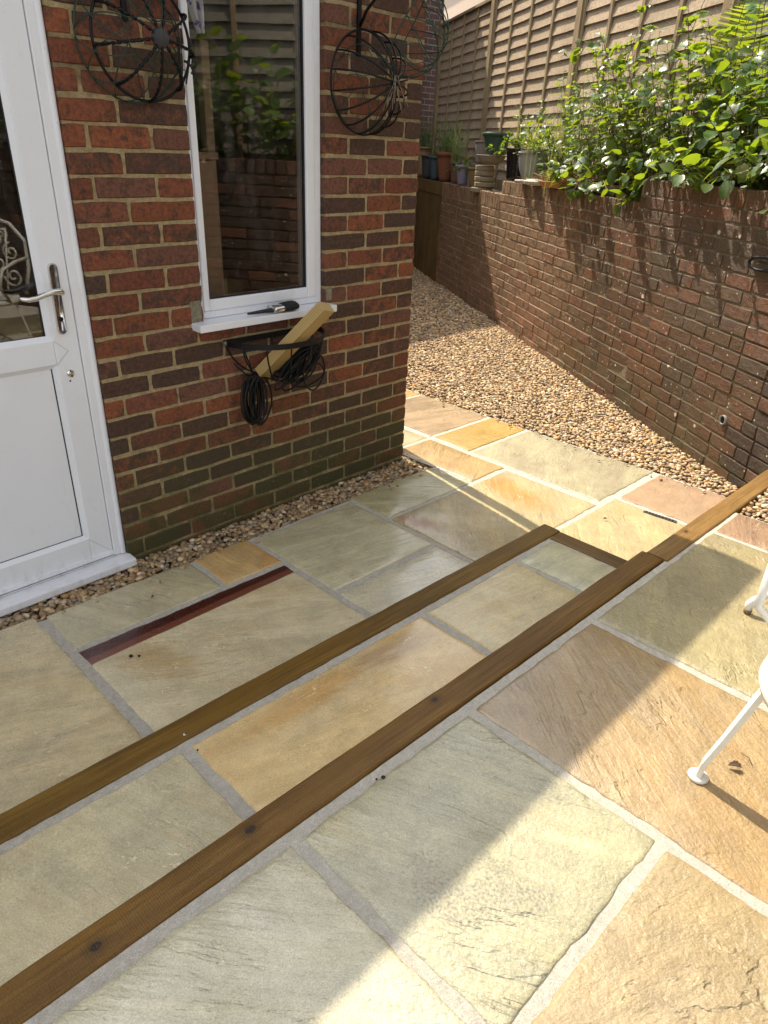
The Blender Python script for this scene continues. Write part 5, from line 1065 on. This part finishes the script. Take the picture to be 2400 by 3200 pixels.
me.materials.append(tb.m); o = link(bpy.data.objects.new('timber_offcut', me), None, (-0.885, -0.157, 0.818)); o.rotation_euler = TR.to_euler(); tag(o, 'pale square-sawn timber offcut leaning out of the wall basket', 'timber')
# ---- black cable
def loop(c, ax1, ax2, r1, r2, jit, n=26):
    ph = random.uniform(0, 6.28); return [c+ax1*math.cos(2*math.pi*i/n)*r1*(1+jit*math.sin(2*2*math.pi*i/n+ph))+ax2*math.sin(2*math.pi*i/n)*r2+Vector((0, math.sin(2*math.pi*i/n+ph)*0.012, 0)) for i in range(n)]
m = MB()
for k in range(14):
    x = -1.052+random.gauss(0, 0.012); m.tube(loop(Vector((x, -0.10+random.gauss(0, 0.010), 0.585)), EX, EZv, random.uniform(0.018, 0.048), random.uniform(0.085, 0.105), 0.15), 0.0044, 6, True)
m.tube(loop(Vector((-1.02, -0.10, 0.57)), (EX*0.97+EZv*0.1).normalized(), EZv, 0.058, 0.105, 0.1), 0.0040, 6, True)
o = m.obj('cable_coil', M['rubber'], None, True, loc=(-1.05, -0.1, 0.69)); tag(o, 'long bundle of black cable hanging below the wall basket', 'cable')
m = MB()
for k in range(17):
    c = Vector((-0.80+random.gauss(0, 0.02), -0.10+random.gauss(0, 0.018), 0.695+random.gauss(0, 0.010))); tl = random.uniform(0.35, 0.75); m.tube(loop(c, (EX+EZv*tl).normalized(), (EZv-EX*0.2*tl).normalized(), random.uniform(0.075, 0.125), random.uniform(0.025, 0.06), 0.2), 0.0044, 6, True)
m.tube(loop(Vector((-0.745, -0.12, 0.655)), EX, EZv, 0.065, 0.085, 0.1), 0.0040, 6, True); m.tube(loop(Vector((-0.77, -0.10, 0.64)), EX, EZv, 0.10, 0.055, 0.1), 0.0040, 6, True)
o = m.obj('cable_coil', M['rubber'], None, True, loc=(-0.80, -0.1, 0.66)); tag(o, 'tangled coil of black cable inside the wall basket', 'cable')
# ---- paintbrush on the sill
pbx = thing('paintbrush', (-0.91, -0.028, 0.911), 'wide black paintbrush lying on the white window sill', 'paintbrush'); B0 = Vector((-1.022, -0.036, 0.918)); bd_ = Vector((1, 0.02, 0)).normalized()
def strip(prof, mat, name, zs):
    m = MB(); V = []; F = []
    for (u, wv_, th) in prof:
        p = B0+bd_*u
        for q in range(10): an = 2*math.pi*q/10; V.append(p+Vector((0, math.cos(an)*wv_, math.sin(an)*th+zs)))
    for i in range(len(prof)-1):
        for q in range(10): F.append((i*10+q, i*10+(q+1) % 10, (i+1)*10+(q+1) % 10, (i+1)*10+q))
    F += [tuple(range(9, -1, -1)), tuple((len(prof)-1)*10+q for q in range(10))]; m.add(V, F); return m.obj(name, mat, pbx, True)
strip([(0, 0.004, 0.0045), (0.02, 0.006, 0.006), (0.055, 0.009, 0.007), (0.085, 0.011, 0.008), (0.11, 0.014, 0.009), (0.125, 0.021, 0.0095)], m_simple('brush_handle', (0.010, 0.011, 0.012), 0.25), 'handle', 0.006)
strip([(0.122, 0.033, 0.016), (0.124, 0.034, 0.0165), (0.168, 0.034, 0.0165), (0.17, 0.0335, 0.016)], M['chrome'], 'ferrule', 0.0105)
strip([(0.168, 0.0325, 0.015), (0.19, 0.036, 0.018), (0.225, 0.038, 0.0195), (0.243, 0.037, 0.018), (0.249, 0.031, 0.012)], m_simple('bristle', (0.007, 0.007, 0.008), 0.7, 0, 0.5, 220, 0.8), 'bristles', 0.0125)

# ================================================================== GARDEN FURNITURE
ZU = 0.243
def scroll(c, a, b_, r, turns=1.25, n=26, ph=0.0): return [c+(a*math.cos(ph+2*math.pi*turns*i/n)+b_*math.sin(ph+2*math.pi*turns*i/n))*r*(1-0.85*i/n) for i in range(n+1)]
ch = thing('garden_chair', (-1.236, -2.408, ZU), 'white cast metal garden chair with round seat at the right edge', 'chair'); CC0 = Vector((-1.236, -2.408, 0)); ZS = 0.60
MB().lathe([(0.0, -0.012), (0.17, -0.012), (0.195, -0.022), (0.200, -0.008), (0.196, 0.010), (0.18, 0.012), (0.168, 0.004), (0.0, 0.006)], CC0+Vector((0, 0, ZS)), 48).obj('seat', M['whitemetal'], ch, True)
FD = (CC0-CAM); back = Vector((0.75, -0.66, 0)).normalized(); sidev = Vector((-back.y, back.x, 0))
for k, an in enumerate((101, 12, 282, 192)):
    d = Vector((math.cos(rad(an)), math.sin(rad(an)), 0)); m = MB(); foot = CC0+d*(0.238 if k == 0 else 0.235)+Vector((0, 0, ZU))
    if k == 0: foot = Vector((-1.286, -2.171, ZU)); d = (foot-Vector((CC0.x, CC0.y, ZU))).normalized()
    pts = [foot+Vector((0, 0, 0.008)), foot+d*0.0+Vector((0, 0, 0.05))-d*0.004, foot-d*0.027+Vector((0, 0, 0.14)), foot-d*0.050+Vector((0, 0, 0.24)), foot-d*0.066+Vector((0, 0, 0.31)), foot-d*0.075+Vector((0, 0, ZS-ZU-0.01))]
    V = []; F = []; sd = Vector((-d.y, d.x, 0))
    for i, p in enumerate(pts):
        wv_ = [0.0125, 0.0135, 0.0165, 0.0200, 0.0215, 0.0220][i]; th = 0.0060; V += [p+sd*wv_+d*th, p-sd*wv_+d*th, p-sd*wv_-d*th, p+sd*wv_-d*th]
    for i in range(len(pts)-1):
        for q in range(4): F.append((i*4+q, i*4+(q+1) % 4, (i+1)*4+(q+1) % 4, (i+1)*4+q))
    m.add(V, F); lg = m.obj('leg', M['whitemetal'], ch)
    MB().lathe([(0.0, 0.010), (0.020, 0.009), (0.024, 0.005), (0.024, 0.0), (0.0, 0.0)], foot, 22).obj('foot', M['whitemetal'], lg, True)
m = MB(); bc = CC0+back*0.19
for sg in (-1, 1): m.tube([bc+sidev*sg*0.17+Vector((0, 0, ZS)), bc+sidev*sg*0.20+back*0.03+Vector((0, 0, ZS+0.16)), bc+sidev*sg*0.19+back*0.06+Vector((0, 0, ZS+0.32)), bc+sidev*sg*0.10+back*0.075+Vector((0, 0, ZS+0.42)), bc+back*0.08+Vector((0, 0, ZS+0.45))], 0.011, 8)
m.obj('back_frame', M['whitemetal'], ch, True)
m = MB()
for sx, sz_, r_, ph in ((-0.09, 0.10, 0.065, 0), (0.09, 0.10, 0.065, 3.1), (-0.09, 0.25, 0.06, 1.5), (0.09, 0.25, 0.06, 1.6), (0, 0.33, 0.06, 0.7), (0, 0.18, 0.05, 2.0), (-0.04, 0.36, 0.04, 4), (0.04, 0.36, 0.04, 5)):
    m.tube(scroll(bc+sidev*sx+back*(0.02+sz_*0.12)+Vector((0, 0, ZS+sz_)), sidev, EZv, r_, 1.4, 26, ph), 0.0065, 6)
for sx in (-0.05, 0, 0.05): m.tube([bc+sidev*sx+Vector((0, 0, ZS)), bc+sidev*sx*1.6+back*0.05+Vector((0, 0, ZS+0.40))], 0.006, 6)
m.obj('back_scrolls', M['whitemetal'], ch, True)
m = MB()
for sg in (-1, 1):
    m.tube([bc+sidev*sg*0.195+back*0.04+Vector((0, 0, ZS+0.22)), CC0+sidev*sg*0.235+Vector((0, 0, ZS+0.225)), CC0+sidev*sg*0.225-back*0.13+Vector((0, 0, ZS+0.20)), CC0+sidev*sg*0.20-back*0.15+Vector((0, 0, ZS+0.10)), CC0+sidev*sg*0.19-back*0.05+Vector((0, 0, ZS))], 0.010, 8)
m.obj('armrest', M['whitemetal'], ch, True)
# table beyond it, only one cabriole foot in view
tb_ = thing('garden_table', (-0.22, -2.32, ZU), 'white cast metal garden table, only a curved leg in view', 'table'); TC = Vector((-0.22, -2.32, 0))
MB().lathe([(0.0, 0), (0.33, 0), (0.345, 0.006), (0.345, 0.02), (0.33, 0.026), (0.0, 0.026)], TC+Vector((0, 0, ZU+0.66)), 48).obj('table_top', M['whitemetal'], tb_, True)
for an in (130, 250, 10):
    d = Vector((math.cos(rad(an)), math.sin(rad(an)), 0)); ft = TC+d*0.418
    if an == 130: ft = Vector((-0.490, -1.998, 0)); d = (ft-TC).normalized()
    P_ = [ft+Vector((0, 0, ZU+0.004)), ft+d*0.002+Vector((0, 0, ZU+0.032)), ft-d*0.012+Vector((0, 0, ZU+0.052)), ft-d*0.05+Vector((0, 0, ZU+0.075)), ft-d*0.10+Vector((0, 0, ZU+0.13)), ft-d*0.17+Vector((0, 0, ZU+0.26)), ft-d*0.30+Vector((0, 0, ZU+0.40)), ft-d*0.34+Vector((0, 0, ZU+0.56)), ft-d*0.24+Vector((0, 0, ZU+0.655))]
    lg = MB().tube(P_, [0.0120, 0.0128, 0.0112, 0.0100, 0.0100, 0.010, 0.010, 0.010, 0.010], 10).obj('leg', M['whitemetal'], tb_, True)
    MB().tube([P_[0]-Vector((0, 0, 0.003)), P_[0]+Vector((0, 0, 0.010))], [0.0124, 0.0130], 10).obj('chipped_tip', M['rust'], lg, True)
MB().tube([TC+Vector((0, 0, ZU+0.30)), TC+Vector((0, 0, ZU+0.66))], 0.018, 12).obj('column', M['whitemetal'], tb_, True)

# ================================================================== SMALL DEBRIS
dl = m_simple('dead_leaf', (0.09, 0.055, 0.03), 0.85, 0, 0.5, 60)
def dry_leaf(x, y, z, L, a, label):
    V, F = LPROT['ovate']; c, s_ = math.cos(a), math.sin(a); P_ = []
    for vx, vy, vz in V: P_.append((x+(vx*c*0.7-vy*s_)*L, y+(vx*s_*0.7+vy*c)*L, z+0.004+abs(vx)*L*0.9+0.25*L*vy*(1-vy)))
    o = mk('dry_leaf', P_, F.tolist(), dl, None, True, loc=(x, y, z)); tag(o, label, 'leaf')
dry_leaf(-1.185, -2.235, ZU, 0.034, 0.6, 'curled dead leaf on the tan slab near the chair foot')
dry_leaf(-1.705, -0.315, 0.002, 0.018, 2.0, 'tiny brown leaf on the slab in front of the door')
dry_leaf(0.195, -1.16, 0.002, 0.020, 1.0, 'tiny brown leaf on the sunlit pale slab by the drain')
def twig(pts, r, label): o = MB().tube(pts, r, 4).obj('twig', dl, None, True, loc=pts[0]); tag(o, label, 'twig')
twig([(-1.135, -2.215, ZU+0.003), (-1.140, -2.235, ZU+0.006), (-1.155, -2.25, ZU+0.003)], 0.0009, 'thin curved twig beside the dead leaf')
twig([(-2.62, -0.50, 0.003), (-2.59, -0.535, 0.005), (-2.565, -0.55, 0.003)], 0.0012, 'thin twig on the far left slab')
for i, (x, y, z, r, lab) in enumerate([(-1.935, -0.575, 0.001, 0.007, 'black crumb of dirt below the maroon seam'), (-1.915, -0.592, 0.001, 0.005, 'smaller black crumb below the maroon seam'), (-2.05, -1.185, 0.121, 0.003, 'dark speck at the corner of the yellow step slab'), (-1.835, -1.655, 0.241, 0.005, 'dark pebble on the joint beside the long sleeper'), (-1.85, -1.648, 0.241, 0.003, 'smaller dark pebble beside the long sleeper')]):
    bm = bmesh.new(); bmesh.ops.create_icosphere(bm, subdivisions=2, radius=r)
    for v in bm.verts: v.co *= 1+0.35*noise.noise(v.co*200+Vector((i, 0, 0))); v.co.z *= 0.55
    me = bpy.data.meshes.new('dirt_crumb'); bm.to_mesh(me); bm.free(); me.materials.append(m_simple('crumb%d' % i, (0.02, 0.017, 0.014), 0.9)); o = link(bpy.data.objects.new('dirt_crumb', me), None, (x, y, z+r*0.3)); tag(o, lab, 'dirt')
